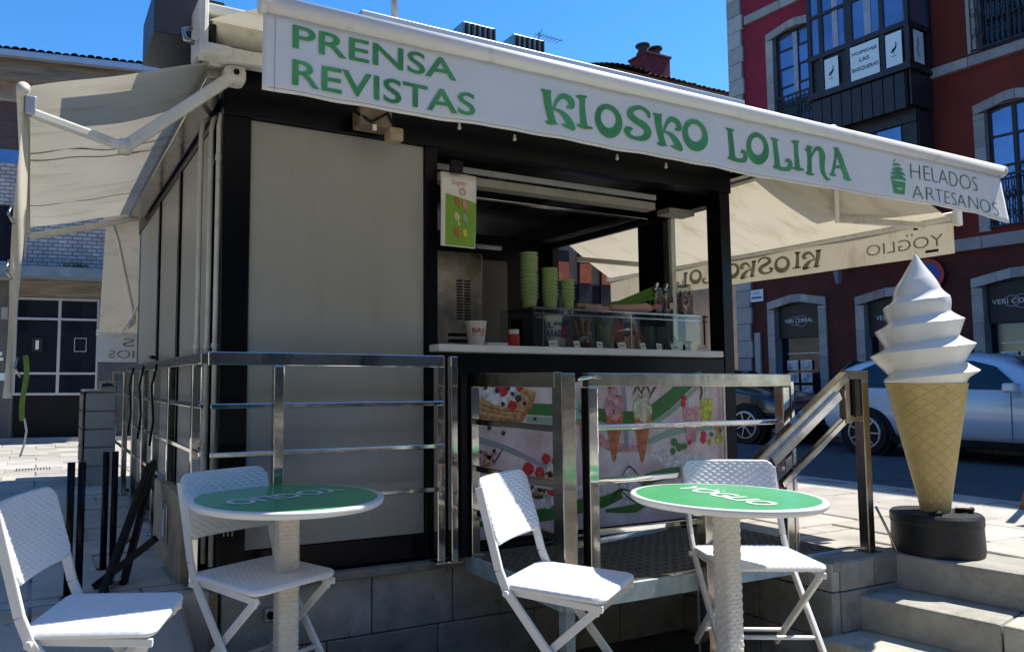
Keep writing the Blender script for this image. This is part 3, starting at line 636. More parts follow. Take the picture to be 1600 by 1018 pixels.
# partition with steel cabinet door and inner door
pt = kb('partition', M_['blackmatte'], X0+0.1, X1-0.1, 5.62, 5.68, 0.47, 2.64)
kb('steel_cabinet', M_['steelb'], 2.72, 3.30, 5.30, 5.61, 0.9, 2.40)
for r_ in range(14):
    for c_ in range(2): kb('vent_slot', M_['blackmatte'], 3.055+c_*0.075, 3.105+c_*0.075, 5.292, 5.299, 1.84+r_*0.024, 1.852+r_*0.024, bevel=0)
for r_ in range(3): kb('grille_bar', M_['blackmatte'], 2.98, 3.20, 5.28, 5.299, 1.60+r_*0.05, 1.625+r_*0.05, bevel=0)
kb('inner_door', mat('grey_inner_door', (0.15, 0.145, 0.135), 0.5, 0, 0.2, 3), 3.44, 3.75, 5.595, 5.618, 0.5, 2.41)
MB().tube([(3.385, 5.6, 0.6), (3.385, 5.6, 2.4)], 0.012, 8).build('pipe', M_['steelb'], K)
kb('ceiling', M_['blackmatte'], X0+0.1, X1-0.1, Y0+0.125, Y1-0.1, 2.78, 2.83)
# rolled shutter box, tracks and lamp under the header
SB = mat('dull_shutter_box', (0.30, 0.28, 0.23), 0.6, 0, 0.15, 5)
kb('shutter_box', SB, 1.96, 3.70, Y0+0.13, Y0+0.22, 2.485, 2.535)
kb('shutter_box', SB, X1-0.36, X1-0.12, 3.80, 3.92, 2.50, 2.54)
kb('shutter_lip', M_['pgrey'], 1.96, 3.70, Y0+0.12, Y0+0.14, 2.55, 2.585)
for dy, z in ((0.42, 2.50), (0.62, 2.55)):
    MB().tube([(1.96, Y0+dy, z), (3.9, Y0+dy, z)], 0.011, 8).build('ceiling_track', M_['steelb'], K, smooth=True)
for dx, z in ((0.16, 2.53), (0.27, 2.56)):
    MB().bar((X1-dx, 3.9, z), (X1-dx, 5.58, z), 0.03, 0.03).build('ceiling_track', M_['steelb'], K)
MB().tube([(3.05, 5.2, 2.44), (3.42, 5.2, 2.44)], 0.02, 10).build('lamp_tube', M_['lettw'], K, smooth=True)
for x in (2.35, 2.8, 3.3): kb('ceiling_grille', M_['darkglass'], x, x+0.3, 4.3, 5.2, 2.765, 2.778, bevel=0)
# roof, raised monitor and fittings
rf = kb('roof', mat('roof_edge_navy', (0.02, 0.022, 0.034), 0.5, 0, 0.2, 3), 0.745, 4.62, 3.50, 7.35, 2.866, 3.0)
kb('roof_overhang', bpy.data.materials['roof_edge_navy'], 0.42, 0.742, 3.50, 3.92, 2.93, 3.14, parent=K)
kb('roof_parapet', M_['steelb'], 1.62, 4.75, 3.88, 6.5, 3.0, 3.435, parent=K)
kb('parapet_cap', M_['alu'], 1.60, 4.77, 3.86, 6.52, 3.435, 3.47, parent=K)
for x in (2.42, 2.82):
    v_ = kb('roof_vent', M_['steelb'], x, x+0.25, 4.1, 4.5, 3.47, 3.69)
    for k in range(6): kb('vent_fin', M_['blackmatte'], x+0.02+k*0.042, x+0.035+k*0.042, 4.088, 4.098, 3.49, 3.68, bevel=0, parent=v_)
MB().tube([(1.86, 3.95, 3.45), (1.83, 3.95, 3.9)], 0.022, 8).build('roof_pole', M_['alu'], K, smooth=True)
# cardboard / cable bundle and bulbs tucked under the front header
jb = MB().box(1.42, 1.60, 3.43, 3.55, 2.63, 2.73).build('junction_box', mat('dull_tan_box', (0.20, 0.15, 0.10), 0.7, 0, 0.3, 14), K, bevel=0.012)
MB().tube([(1.40, 3.46, 2.70), (1.47, 3.41, 2.64), (1.56, 3.41, 2.70), (1.64, 3.45, 2.61), (1.70, 3.5, 2.68)], 0.008, 8).build('cable', M_['blackmatte'], jb, smooth=True)
MB().box(1.58, 1.66, 3.42, 3.5, 2.57, 2.64).build('bracket', M_['board'], jb, bevel=0.01)
MB().box(1.48, 1.50, 3.41, 3.42, 2.60, 2.63).build('tag', M_['lettw'], jb)
for x, y, z in ((1.98, 3.40, 2.69), (2.37, 3.45, 2.70), (3.12, 3.45, 2.69), (3.52, 3.45, 2.69)):
    b_ = MB().lathe([(0.003, -0.016), (0.010, -0.011), (0.011, -0.004), (0.007, 0.004), (0.007, 0.02)], (x, y, z), 12).build('festoon_bulb', M_['metalcream'], K, smooth=True)

# ------------------------------------------------------------------ awnings
def cloth_fn(A, B, C_, D, sag=0.03, folds=()):
    A, B, C_, D = map(Vector, (A, B, C_, D))
    def f(u, v):
        p = (A*(1-u) + B*u)*(1-v) + (D*(1-u) + C_*u)*v
        z = -sag*math.sin(math.pi*u)*math.sin(math.pi*v)**0.5 + 0.004*math.sin(u*9+v*5)
        for fv, am in folds: z += am*math.exp(-((v-fv-0.02*u)/0.008)**2)
        return p + Vector((0, 0, z))
    return f
# ---- front awning
FA = thing('front_awning', 'long white front awning with green lettering over the serving hatch', 'awning', (0.6, 3.45, 2.8))
VX0, VX1, VY, VZT, VZB = 0.69, 5.60, 2.60, 2.672, 2.385
ff = cloth_fn((0.64, 3.42, 2.99), (5.6, 3.42, 2.99), (5.6, 2.62, 2.70), (0.69, 2.62, 2.70), 0.02)
MB().grid(60, 14, ff).build('canopy_cloth', M_['cloth'], FA, smooth=True)
MB().tube([(0.70, 2.60, 2.705), (2.2, 2.60, 2.705), (3.6, 2.60, 2.705), (5.60, 2.60, 2.705)], 0.036, 20).build('front_bar', M_['roll'], FA, smooth=True)
MB().lathe([(0.0, 0)], n=3).v
for x in (0.688, 5.612):
    m = MB(Matrix.Translation((x, 2.6, 2.703)) @ Matrix.Rotation(R(90), 4, 'Y')); m.lathe([(0.039, -0.012), (0.039, 0.012)], n=18)
    m.build('bar_cap', M_['metalcream'], FA)
def wav(x, z):
    t = (VZT - z)/(VZT-VZB); w = 0.007*math.sin(x*6.1)+0.005*math.sin(x*13.7+1.3)+0.003*math.sin(x*27+z*8)
    e = 0.03*t*math.exp(-((x-VX1)/0.25)**2) - 0.012*t*math.exp(-((x-VX0)/0.1)**2)
    return VY + w*(0.25+0.75*t) - e
def sagz(x, z):
    t = (VZT - z)/(VZT-VZB)
    return z - 0.006*t*math.sin(x*2.2) - (0.03*t*math.exp(-((x-VX1)/0.2)**2))
def vp(x, z): return (x, wav(x, z), sagz(x, z))
MB().grid(260, 10, lambda u, v: vp(VX0+(VX1-VX0)*u + 0.03*v*u**8, VZT-(VZT-VZB)*v)).build('valance', M_['valance'], FA, smooth=True, solid=0.0015)
for z in (VZB+0.012,):
    mb = MB(); strokes(mb, [(VX0+0.02+i*0.2, z, 0.0022) for i in range(25)], lambda x, zz: (x, wav(x, zz)-0.0025, sagz(x, zz)), 4); mb.build('hem_stitch', M_['panel'], FA)
mb = MB(); strokes(mb, [(0.735, 2.385+k*0.07, 0.002) for k in range(5)], lambda x, zz: (x, wav(x, zz)-0.0025, sagz(x, zz)), 4); mb.build('hem_stitch', M_['panel'], FA)
def vf(x, z): return (x, wav(x, z)-0.004, sagz(x, z))
def densify(vs_fn): return vs_fn
GR, DG = M_['green'], M_['dgreen']
for txt, a, b, z0, z1 in (('PRENSA', 0.80, 1.50, 2.555, 2.645), ('REVISTAS', 0.80, 1.585, 2.418, 2.515)):
    mb = MB(); text_on(mb, txt, vf, a, b, z0, z1, offset=0.012); mb.build('lettering', GR, FA)
for txt, a, b, z0, z1 in (('HELADOS', 4.62, 5.32, 2.533, 2.625), ('ARTESANOS', 4.63, 5.52, 2.412, 2.492)):
    mb = MB(); text_on(mb, txt, vf, a, b, z0, z1, offset=-0.022); mb.build('lettering', DG, FA)
# decorative capitals, each glyph in a box 0..w, 0..1
def glyph(mb, ch, f):
    if ch == 'K':
        strokes(mb, [(0.02,0.97,0.05),(0.12,0.93,0.10),(0.30,0.96,0.07)], f)
        strokes(mb, [(0.17,0.98,0.22),(0.20,0.6,0.20),(0.27,0.25,0.19),(0.34,0.04,0.17)], f)
        strokes(mb, [(0.12,0.08,0.03),(0.24,0.05,0.10),(0.46,0.05,0.03)], f)
        strokes(mb, [(0.34,0.42,0.05),(0.44,0.70,0.09),(0.62,0.90,0.15),(0.84,0.84,0.19),(0.88,0.66,0.16),(0.72,0.60,0.04)], f)
        strokes(mb, [(0.36,0.46,0.05),(0.56,0.42,0.13),(0.74,0.26,0.22),(0.86,0.08,0.24),(0.96,0.00,0.10)], f)
        strokes(mb, [(0.56,0.06,0.04),(0.76,0.03,0.10),(0.98,0.02,0.05)], f)
    elif ch == 'I':
        strokes(mb, [(0.0,0.90,0.03),(0.14,0.90,0.12),(0.34,0.95,0.05)], f)
        strokes(mb, [(0.20,0.95,0.17),(0.20,0.55,0.16),(0.24,0.05,0.21)], f)
        strokes(mb, [(0.02,0.06,0.06),(0.24,0.05,0.12),(0.50,0.06,0.05)], f)
    elif ch == 'O':
        ring(mb, (0.42,0.47), (0.42,0.50), (0.24,0.28), (0.42,0.54), f)
    elif ch == 'S':
        strokes(mb, [(0.74,0.70,0.06),(0.70,0.86,0.13),(0.48,0.97,0.12),(0.22,0.88,0.15),(0.14,0.70,0.20),(0.30,0.55,0.21),(0.56,0.44,0.23),(0.68,0.27,0.22),(0.58,0.08,0.18),(0.34,0.00,0.12),(0.10,0.06,0.12),(0.06,0.22,0.20),(0.20,0.28,0.05)], f, 8)
    elif ch == 'L':
        strokes(mb, [(0.0,0.97,0.03),(0.12,0.93,0.10),(0.32,0.94,0.05)], f)
        strokes(mb, [(0.16,0.98,0.16),(0.20,0.55,0.19),(0.24,0.08,0.22)], f)
        strokes(mb, [(0.04,0.05,0.05),(0.26,0.06,0.14),(0.52,0.05,0.12),(0.74,0.12,0.15),(0.78,0.30,0.16),(0.66,0.36,0.10),(0.58,0.28,0.03)], f)
    elif ch == 'N':
        strokes(mb, [(0.0,0.80,0.03),(0.14,0.84,0.12),(0.34,0.95,0.04)], f)
        strokes(mb, [(0.18,0.98,0.18),(0.20,0.55,0.17),(0.16,0.05,0.20)], f)
        strokes(mb, [(0.0,0.05,0.06),(0.18,0.05,0.10),(0.36,0.05,0.05)], f)
        strokes(mb, [(0.28,0.62,0.05),(0.42,0.86,0.09),(0.60,0.94,0.16),(0.72,0.76,0.22),(0.70,0.45,0.18),(0.72,0.18,0.15),(0.86,-0.04,0.10),(0.98,-0.02,0.03)], f)
    elif ch == 'A':
        strokes(mb, [(0.10,0.04,0.10),(0.20,0.3,0.10),(0.34,0.68,0.11),(0.40,0.97,0.16)], f)
        strokes(mb, [(0.36,1.0,0.10),(0.52,0.75,0.22),(0.68,0.35,0.24),(0.86,0.02,0.24)], f)
        strokes(mb, [(0.22,0.30,0.10),(0.42,0.36,0.09),(0.62,0.32,0.09)], f)
        strokes(mb, [(-0.02,0.05,0.04),(0.12,0.04,0.10),(0.28,0.05,0.04)], f)
        strokes(mb, [(0.64,0.03,0.05),(0.86,0.0,0.10),(1.04,0.02,0.04)], f)
        strokes(mb, [(0.24,0.98,0.03),(0.40,0.97,0.08),(0.52,0.99,0.04)], f)
WID = dict(K=1.0, I=0.58, O=0.93, S=0.84, L=0.84, N=0.98, A=1.0)
def word(txt, x0, x1, z0, z1, mats, parent, surf, bob=True):
    tot = sum(WID[c] for c in txt); k = (x1-x0)/tot; x = x0
    for i, ch in enumerate(txt):
        mb = MB(); d = (0.010 if i % 2 else -0.004) if bob else 0
        cnt = [0]
        def f(u, v, x=x, d=d): return surf(x+u*k, z0+d+(z1-z0)*v)
        # layers a hair apart so strokes never share a plane
        base = len(mb.v)
        glyph(mb, ch, f)
        mb.build('decorative_letter', mats, parent)
        x += WID[ch]*k
word('KIOSKO', 1.92, 2.945, 2.445, 2.605, GR, FA, vf)
word('LOLINA', 3.06, 4.04, 2.445, 2.610, GR, FA, vf)
# ice cream tub emblem
mb = MB(); poly(mb, [(4.43,2.50),(4.56,2.50),(4.55,2.425),(4.45,2.425)], vf)
for a in ([(4.42,2.51,.012),(4.50,2.527,.03),(4.565,2.515,.012)], [(4.425,2.538,.01),(4.50,2.553,.024),(4.56,2.545,.01)], [(4.44,2.565,.01),(4.49,2.575,.02),(4.54,2.575,.008)], [(4.445,2.588,.006),(4.47,2.598,.014),(4.52,2.60,.006)], [(4.455,2.605,.004),(4.46,2.62,.008),(4.478,2.63,.003)]): strokes(mb, a, vf)
mb.build('tub_emblem', GR, FA)
mb = MB(); poly(mb, [(4.475,2.452),(4.525,2.452),(4.525,2.460),(4.475,2.460)], lambda x, z: (x, wav(x, z)-0.006, sagz(x, z))); mb.build('tub_emblem', M_['valance'], FA)
# cassette, brackets and folding arms
MB().tube([(0.66, 3.40, 2.93), (5.5, 3.40, 2.93)], 0.055, 16).build('roller', M_['metalcream'], FA, smooth=True)
kc = MB().box(0.62, 5.5, 3.36, 3.46, 3.005, 3.055).build('roller_hood', M_['metalcream'], FA, bevel=0.01)
MB().box(0.66, 5.5, 3.462, 3.60, 2.985, 3.003).build('light_gap_strip', M_['metalcream'], FA)  # strip added to stop sun leaking between roller and roof
MB().box(0.66, 5.45, 3.44, 3.60, 2.868, 2.878).build('light_gap_strip', M_['metalcream'], FA)  # lower strip, also added to close the gap against sun streaks
MB().box(0.585, 0.625, 3.26, 3.50, 2.79, 3.05).build('end_bracket', M_['metalcream'], FA, bevel=0.02)
MB().box(0.640, 0.675, 3.34, 3.47, 2.83, 2.95).build('gear_box', M_['blackmatte'], FA, bevel=0.01)
MB().tube([(0.56, 3.33, 2.9), (0.52, 3.32, 2.88), (0.53, 3.30, 2.83), (0.57, 3.3, 2.82)], 0.012, 8).build('crank_eye', M_['steelb'], FA, smooth=True)
MB().box(0.60, 5.45, 3.30, 3.38, 2.775, 2.835).build('torsion_bar', M_['metalcream'], FA, bevel=0.006)
MB().box(0.58, 0.72, 3.20, 3.30, 2.74, 2.80).build('arm_shoulder', M_['metalcream'], FA, bevel=0.02)
MB().bar((0.66, 3.25, 2.765), (1.55, 3.02, 2.72), 0.035, 0.06).build('arm', M_['metalcream'], FA, bevel=0.008)
MB().bar((1.55, 3.02, 2.72), (0.80, 2.66, 2.68), 0.03, 0.05).build('arm', M_['metalcream'], FA, bevel=0.008)
MB().bar((5.3, 3.25, 2.765), (4.5, 3.02, 2.72), 0.035, 0.06).build('arm', M_['metalcream'], FA, bevel=0.008)
MB().bar((4.5, 3.02, 2.72), (5.45, 2.66, 2.68), 0.03, 0.05).build('arm', M_['metalcream'], FA, bevel=0.008)

# ---- left awning
LA = thing('side_awning', 'stained cream awning with hanging curtain on the left side of the kiosk', 'awning', (0.66, 3.4, 2.7))
lf = cloth_fn((0.66, 3.35, 2.77), (-0.085, 3.35, 2.52), (-0.12, 6.6, 2.545), (0.69, 6.6, 2.745), 0.035, ((0.30, 0.02), (0.36, -0.02), (0.62, 0.012), (0.68, -0.014), (0.84, 0.01)))
# u runs outwards, v along the kiosk
MB().grid(24, 160, lf).build('canopy_cloth', M_['cloth'], LA, smooth=True)
for v0 in (0.33, 0.365, 0.72):  # seam and fold lines, fold shading put into the darker strip colour
    mb = MB(); q = [Vector(lf(u/16, v0-0.02*u/16))-Vector((0, 0, 0.006+0.004*math.sin(u))) for u in range(17)]
    mb.add([p+Vector((0, d, 0)) for p in q for d in (-0.012, 0.012)], [(2*i, 2*i+1, 2*i+3, 2*i+2) for i in range(16)]); mb.build('fold_seam_line', mat('fold_seam_dark_%d' % int(v0*100), (0.42, 0.37, 0.27), 0.9, 0, 0.4, 6), LA)
MB().tube([(0.68, 3.33, 2.80), (0.69, 6.65, 2.80)], 0.05, 14).build('roller', M_['metalcream'], LA, smooth=True)
MB().box(0.63, 0.745, 3.34, 6.66, 2.69, 2.74).build('torsion_bar', M_['steelb'], LA, bevel=0.006)
MB().tube([(-0.095, 3.32, 2.505), (-0.125, 6.62, 2.53)], 0.026, 14).build('front_bar', M_['metalcream'], LA, smooth=True)
MB().box(0.70, 0.80, 3.27, 3.37, 2.665, 2.75).build('arm_shoulder', M_['metalcream'], LA, bevel=0.025)
mb = MB(Matrix.Translation((0.75, 3.268, 2.71)) @ Matrix.Rotation(R(90), 4, 'X')); mb.lathe([(0.013, 0), (0.013, 0.006)], n=14); mb.build('pivot_bolt', M_['blackmatte'], LA)
el1 = (0.30, 3.38, 2.335)
MB().bar((0.74, 3.30, 2.70), el1, 0.03, 0.055).build('arm', M_['metalcream'], LA, bevel=0.01)
MB().bar(el1, (-0.06, 3.33, 2.41), 0.026, 0.042).build('arm', M_['metalcream'], LA, bevel=0.01)
MB().lathe([(0.028, -0.03), (0.03, 0), (0.028, 0.03)], el1, 14).build('elbow_joint', M_['metalcream'], LA, smooth=True)
MB().box(-0.085, -0.045, 3.32, 3.36, 2.40, 2.48).build('arm_bracket', M_['alu'], LA, bevel=0.006)
MB().bar((0.70, 6.55, 2.70), (0.30, 6.58, 2.58), 0.03, 0.05).build('arm', M_['metalcream'], LA, bevel=0.008)
MB().bar((0.30, 6.58, 2.58), (-0.10, 6.60, 2.48), 0.03, 0.05).build('arm', M_['metalcream'], LA, bevel=0.008)
# hanging curtain, seen nearly edge-on
def curt(u, v):
    y = 3.34 + 2.9*u; x = -0.092 - 0.012*u + 0.006*math.sin(u*17+v*2)*v - 0.012*v
    drop = 1.22 if u < 0.04 else 1.22 - 0.95*min(1, (u-0.04)/0.25)
    return (x, y, 2.50 - drop*v)
MB().grid(60, 30, curt).build('curtain', M_['cloth'], LA, smooth=True)
def curt2(u, v):
    a = -0.078 + 0.012*math.sin(v*5) - 0.002*v; b = -0.096 - 0.030*v + 0.006*math.sin(v*8+1)
    return (a*(1-u)+b*u, 3.335+0.015*math.sin(v*7+u*3), 2.50-1.24*v)
MB().grid(8, 40, curt2).build('curtain_fold', M_['cloth'], LA, smooth=True)
for z, x in ((2.02, -0.118), (1.80, -0.12), (1.42, -0.075)):
    MB().tube([(x, 3.3, z), (x-0.01, 3.28, z-0.04), (x+0.012, 3.28, z-0.08)], 0.006, 6).build('buckle', M_['steelb'], LA, smooth=True)
st = thing('hanging_strap', 'olive tie strap with rope end dangling from the left awning curtain', 'strap', (-0.08, 3.3, 1.3))
MB().grid(2, 20, lambda u, v: (-0.060+0.020*u+0.006*math.sin(v*6), 3.36+0.006*math.sin(v*9), 1.43-0.26*v)).build('webbing', M_['strap'], st, solid=0.004)
MB().tube([(-0.045, 3.36, 1.18), (-0.036, 3.36, 1.13), (-0.042, 3.36, 1.08), (-0.056, 3.36, 1.03)], 0.0045, 6).build('rope_end', M_['metalcream'], st, smooth=True)

# ---- rear awning (steep drop)
RA = thing('rear_awning', 'steeply dropped pale awning behind the kiosk at the far left corner', 'awning', (0.6, 7.3, 2.6))
MB().grid(16, 20, lambda u, v: (0.52+3.4*u-0.045*(1-v)*(1-u)+0.05*(1-v)*(1-u), 7.55+0.5*v, 2.92-1.12*v-0.02*math.sin(v*3))).build('canopy_cloth', M_['cloth'], RA, smooth=True)
MB().grid(30, 4, lambda u, v: (0.52+3.4*u, 8.07+0.006*math.sin(u*40), 1.80-0.27*v)).build('valance', M_['valance'], RA, smooth=True)
MB().tube([(0.50, 8.06, 1.82), (3.95, 8.06, 1.82)], 0.025, 10).build('front_bar', M_['metalcream'], RA, smooth=True)
MB().tube([(0.55, 7.05, 2.72), (0.62, 7.4, 2.66), (0.86, 8.0, 1.95)], 0.016, 8).build('arm', M_['metalcream'], RA, smooth=True)
MB().tube([(0.90, 7.4, 2.2), (0.72, 8.0, 1.80)], 0.014, 8).build('arm', M_['metalcream'], RA, smooth=True)
MB().box(0.5, 3.9, 7.02, 7.55, 2.86, 2.95).build('roller_hood', M_['metalcream'], RA, bevel=0.01)
for t_, z0, z1 in (('S', 1.69, 1.77), ('IOS', 1.57, 1.65)):
    mb = MB(); text_on(mb, t_, lambda x, z: (x, 8.055, z), 0.86, 0.86-(0.11 if t_ == 'S' else 0.24), z0, z1, offset=-0.01); mb.build('lettering', M_['umber'], RA)

# ---- right awning
GA = thing('right_awning', 'cream awning on the right side with reversed lettering showing through', 'awning', (4.3, 3.0, 2.8))
gf = cloth_fn((4.36, 2.86, 2.84), (5.48, 2.86, 2.43), (5.48, 6.2, 2.43), (4.36, 5.85, 2.84), 0.03)
MB().grid(24, 60, gf).build('canopy_cloth', M_['cloth'], GA, smooth=True)
MB().grid(4, 90, lambda u, v: (5.50+0.006*math.sin(v*23), 2.84+3.38*v, 2.425-0.235*u)).build('valance', M_['cloth'], GA, smooth=True)
MB().tube([(5.49, 2.82, 2.44), (5.49, 6.25, 2.44)], 0.03, 14).build('front_bar', M_['metalcream'], GA, smooth=True)
MB().box(5.46, 5.52, 2.79, 2.825, 2.37, 2.475).build('bar_cap', M_['roll'], GA, bevel=0.006)
MB().tube([(4.38, 2.9, 2.87), (4.38, 5.9, 2.87)], 0.05, 14).build('roller', M_['metalcream'], GA, smooth=True)
MB().box(4.30, 4.37, 2.9, 5.9, 2.74, 2.79).build('torsion_bar', M_['steelb'], GA, bevel=0.005)
MB().box(4.40, 4.44, 2.9, 5.9, 2.745, 2.775).build('torsion_bar', M_['blackmatte'], GA, bevel=0.005)
el2 = (5.15, 3.42, 2.50)
MB().bar((4.45, 2.95, 2.70), el2, 0.03, 0.06).build('arm', M_['metalcream'], GA, bevel=0.008)
MB().bar(el2, (5.44, 2.98, 2.40), 0.028, 0.045).build('arm', M_['metalcream'], GA, bevel=0.008)
MB().bar((4.42, 5.45, 2.46), (4.95, 4.95, 2.36), 0.03, 0.045).build('arm', M_['metalcream'], GA, bevel=0.008)
MB().bar((4.95, 4.95, 2.36), (5.05, 5.1, 2.16), 0.022, 0.035).build('arm', M_['metalcream'], GA, bevel=0.008)
# lettering on the inner face reads reversed from the kiosk side
def gv(y, z): return (5.487, y, z)
mb = MB(); text_on(mb, 'YOGLIO', gv, 2.90, 3.43, 2.255, 2.335, offset=-0.005)
strokes(mb, [(3.095, 2.360, .014), (3.109, 2.360, .014)], gv); strokes(mb, [(3.128, 2.360, .014), (3.142, 2.360, .014)], gv)
mb.build('lettering', M_['umber'], GA)
word('KIOSKO', 3.78, 4.72, 2.235, 2.375, M_['umber'], GA, gv)
word('LOLINA', 4.82, 5.75, 2.235, 2.375, M_['umber'], GA, gv)
MB().box(5.47, 5.48, 2.93, 3.01, 2.215, 2.232).build('maker_tag', M_['blackmatte'], GA)
MB().box(5.455, 5.475, 3.05, 3.075, 2.385, 2.42).build('arm_joint', M_['blackmatte'], GA, bevel=0.004)

# ------------------------------------------------------------------ things on and around the counter
po = thing('ice_cream_poster', 'green and white poster of six ice lollies hanging at the hatch', 'poster', (1.96, 3.55, 2.1))
pc = lambda x, z, d=0: (x, 3.53-d+0.018*((x-2.0)/0.2)**2-0.006*math.sin((z-2.05)*6), z)
MB().grid(10, 10, lambda u, v: pc(1.935+0.235*u-0.012*v*u, 2.475-0.41*v)).build('sheet', M_['paper'], po, smooth=True, solid=0.002)
MB().grid(8, 8, lambda u, v: pc(1.962+0.202*u-0.012*v*u, (2.355-0.035*u)-(0.284-0.035*u)*v, 0.004)).build('green_field', mat('lime_poster_print', (0.17, 0.33, 0.03), 0.5, 0, 0.15, 5), po, smooth=True)
for cx, cz, c in ((2.035, 2.31, 'orange'), (2.085, 2.295, 'pinkp'), (2.03, 2.225, 'pvan'), (2.085, 2.22, 'menulg'), (2.03, 2.14, 'orange'), (2.085, 2.14, 'pyel')):
    mb = MB(); strokes(mb, [(cx-0.008, cz+0.03, 0.012), (cx-0.002, cz+0.012, 0.03), (cx+0.006, cz-0.012, 0.026)], lambda x, z: pc(x, z, 0.008)); strokes(mb, [(cx+0.006, cz-0.012, 0.007), (cx+0.018, cz-0.04, 0.006)], lambda x, z: pc(x, z, 0.0075)); mb.build('printed_lolly', M_[c], po)
mb = MB(); text_on(mb, 'Super', lambda x, z: pc(x, z, 0.004), 2.0, 2.10, 2.40, 2.44); mb.build('lettering', M_['pinkp'], po)
ring(mb2 := MB(), (2.07, 2.375), (0.022, 0.02), (0.014, 0.012), (2.07, 2.375), lambda x, z: pc(x, z, 0.006)); mb2.build('printed_ring', M_['pinkp'], po)
MB().box(1.985, 2.06, 3.50, 3.52, 2.475, 2.54).build('clip', M_['blackmatte'], po)

CZ = 1.528
def cup(name, label, cat, x, y, r0, r1, h, m, band=None, group=None, txt=None):
    t = thing(name, label, cat, (x, y, CZ), group=group)
    MB().lathe([(r0, 0), (r1, h), (r1+0.004, h), (r1+0.004, h+0.008), (r1-0.003, h+0.008), (r0, 0.01)], (x, y, CZ), 24).build('body', m, t, auto=40)
    if band:
        MB().lathe([(r0+(r1-r0)*0.35+0.0012, h*0.35), (r0+(r1-r0)*0.75+0.0012, h*0.75)], (x, y, CZ), 24, cap=False).build('band', band, t, smooth=True)
    return t
pcup = cup('paper_cup', 'white paper cup with red lettering standing on the white counter', 'cup', 2.295, 3.76, 0.046, 0.062, 0.145, M_['paper'])
mb = MB()
def cupf(a, z): r = 0.046+0.016*(z/0.145)+0.0015; return (2.295+r*math.sin(a), 3.76-r*math.cos(a), CZ+z)
text_on(mb, 'BAS', lambda u, v: cupf(u, v), -0.95, 0.45, 0.082, 0.112, offset=0.02); mb.build('lettering', M_['redp'], pcup)
mb = MB(); poly(mb, [(-0.95, 0.07), (-0.5, 0.07), (0.0, 0.07), (0.45, 0.07), (0.45, 0.075), (0, 0.075), (-0.5, 0.075), (-0.95, 0.075)], cupf); mb.build('stripe', M_['redp'], pcup)
MB().box(2.34, 2.48, 3.70, 3.80, CZ, CZ+0.028).build('napkin', M_['paper']).name = 'napkin_stack'
tag(bpy.data.objects['napkin_stack'], 'low pale napkin stack right of the lone paper cup', 'napkins')
rj = thing('sauce_jar', 'small red jar with pale lid on the counter left of the display case', 'jar', (2.555, 3.75, CZ))
MB().lathe([(0.03, 0), (0.036, 0.01), (0.036, 0.07), (0.028, 0.085)], (2.555, 3.75, CZ), 20).build('body', M_['redp'], rj, auto=50)
MB().lathe([(0.031, 0.085), (0.031, 0.112)], (2.555, 3.75, CZ), 20).build('lid', M_['paper'], rj)
nd = tag(MB().box(2.63, 2.80, 3.76, 3.9, CZ, CZ+0.19).build('napkin_dispenser', M_['blackmatte'], bevel=0.01), 'black box dispenser at the left end of the glass display case', 'dispenser')
# glass display case
dc = thing('display_case', 'low glass display case with small white price cards on the counter', 'display case', (3.4, 3.75, CZ))
GX0, GX1, GY0, GY1, GZ = 2.66, 4.12, 3.70, 4.06, 1.775
MB().box(GX0, GX1, GY0, GY0+0.006, CZ+0.012, GZ).build('front_pane', M_['glass'], dc)
MB().box(GX0, GX1, GY0, GY1, GZ, GZ+0.008).build('top_pane', M_['glass'], dc)
MB().box(GX0, GX0+0.006, GY0+0.007, GY1, CZ+0.012, GZ-0.001).build('side_pane', M_['glass'], dc)
for z, w in ((GZ-0.006, 0.010), (GZ-0.038, 0.006)): MB().box(GX0, GX1, GY0-0.006, GY0-0.001, z, z+w).build('edge_trim', M_['steelb'], dc)
MB().box(GX0-0.01, GX1+0.01, GY0-0.005, GY1, CZ, CZ+0.011).build('case_base', M_['blackmatte'], dc)
for x in (GX0+0.08, 3.44, GX1-0.02): MB().box(x, x+0.008, GY0+0.008, GY0+0.016, CZ+0.012, GZ-0.002).build('upright', M_['steelb'], dc)
# tubs in the case
tubs = [(2.92, 'paper', 'bluep'), (3.55, 'limed', None), (3.98, 'bluep', None)]
for i, x in enumerate((2.80, 2.98, 3.16, 3.34, 3.52, 3.66, 3.80, 3.92, 4.06)):
    pcd = MB(Matrix.Translation((x, GY0-0.012, CZ+0.028)) @ Matrix.Rotation(R(-14), 4, 'X') @ Matrix.Rotation(R(random.uniform(-8, 8)), 4, 'Y'))
    w = 0.045 if i % 3 else 0.065
    pcd.box(-w/2, w/2, -0.0015, 0.0015, -0.024, 0.024)
    o = tag(pcd.build('price_card', M_['paper']), ['first', 'second', 'third', 'fourth', 'fifth', 'sixth', 'seventh', 'eighth', 'ninth'][i] + ' white price card from the left along the display case', 'price card', 'price cards along the display case')
    ln = MB(pcd.xf); ln.box(-w*0.36, w*0.34, -0.0025, -0.0018, -0.004, 0.008); ln.build('writing', M_['menulg'] if i % 2 else M_['pgrey'], o)
bs = thing('blue_lettered_tub', 'white tub with blue lettering behind the glass of the display case', 'tub', (2.90, 3.84, CZ))
MB().lathe([(0.066, 0.012), (0.082, 0.205), (0.086, 0.205), (0.086, 0.215)], (2.90, 3.86, CZ), 28).build('body', M_['paper'], bs, auto=40)
def tubf(a, z): r = 0.066+0.016*(z/0.205)+0.003; return (2.90+r*math.sin(a), 3.86-r*math.cos(a), CZ+z)
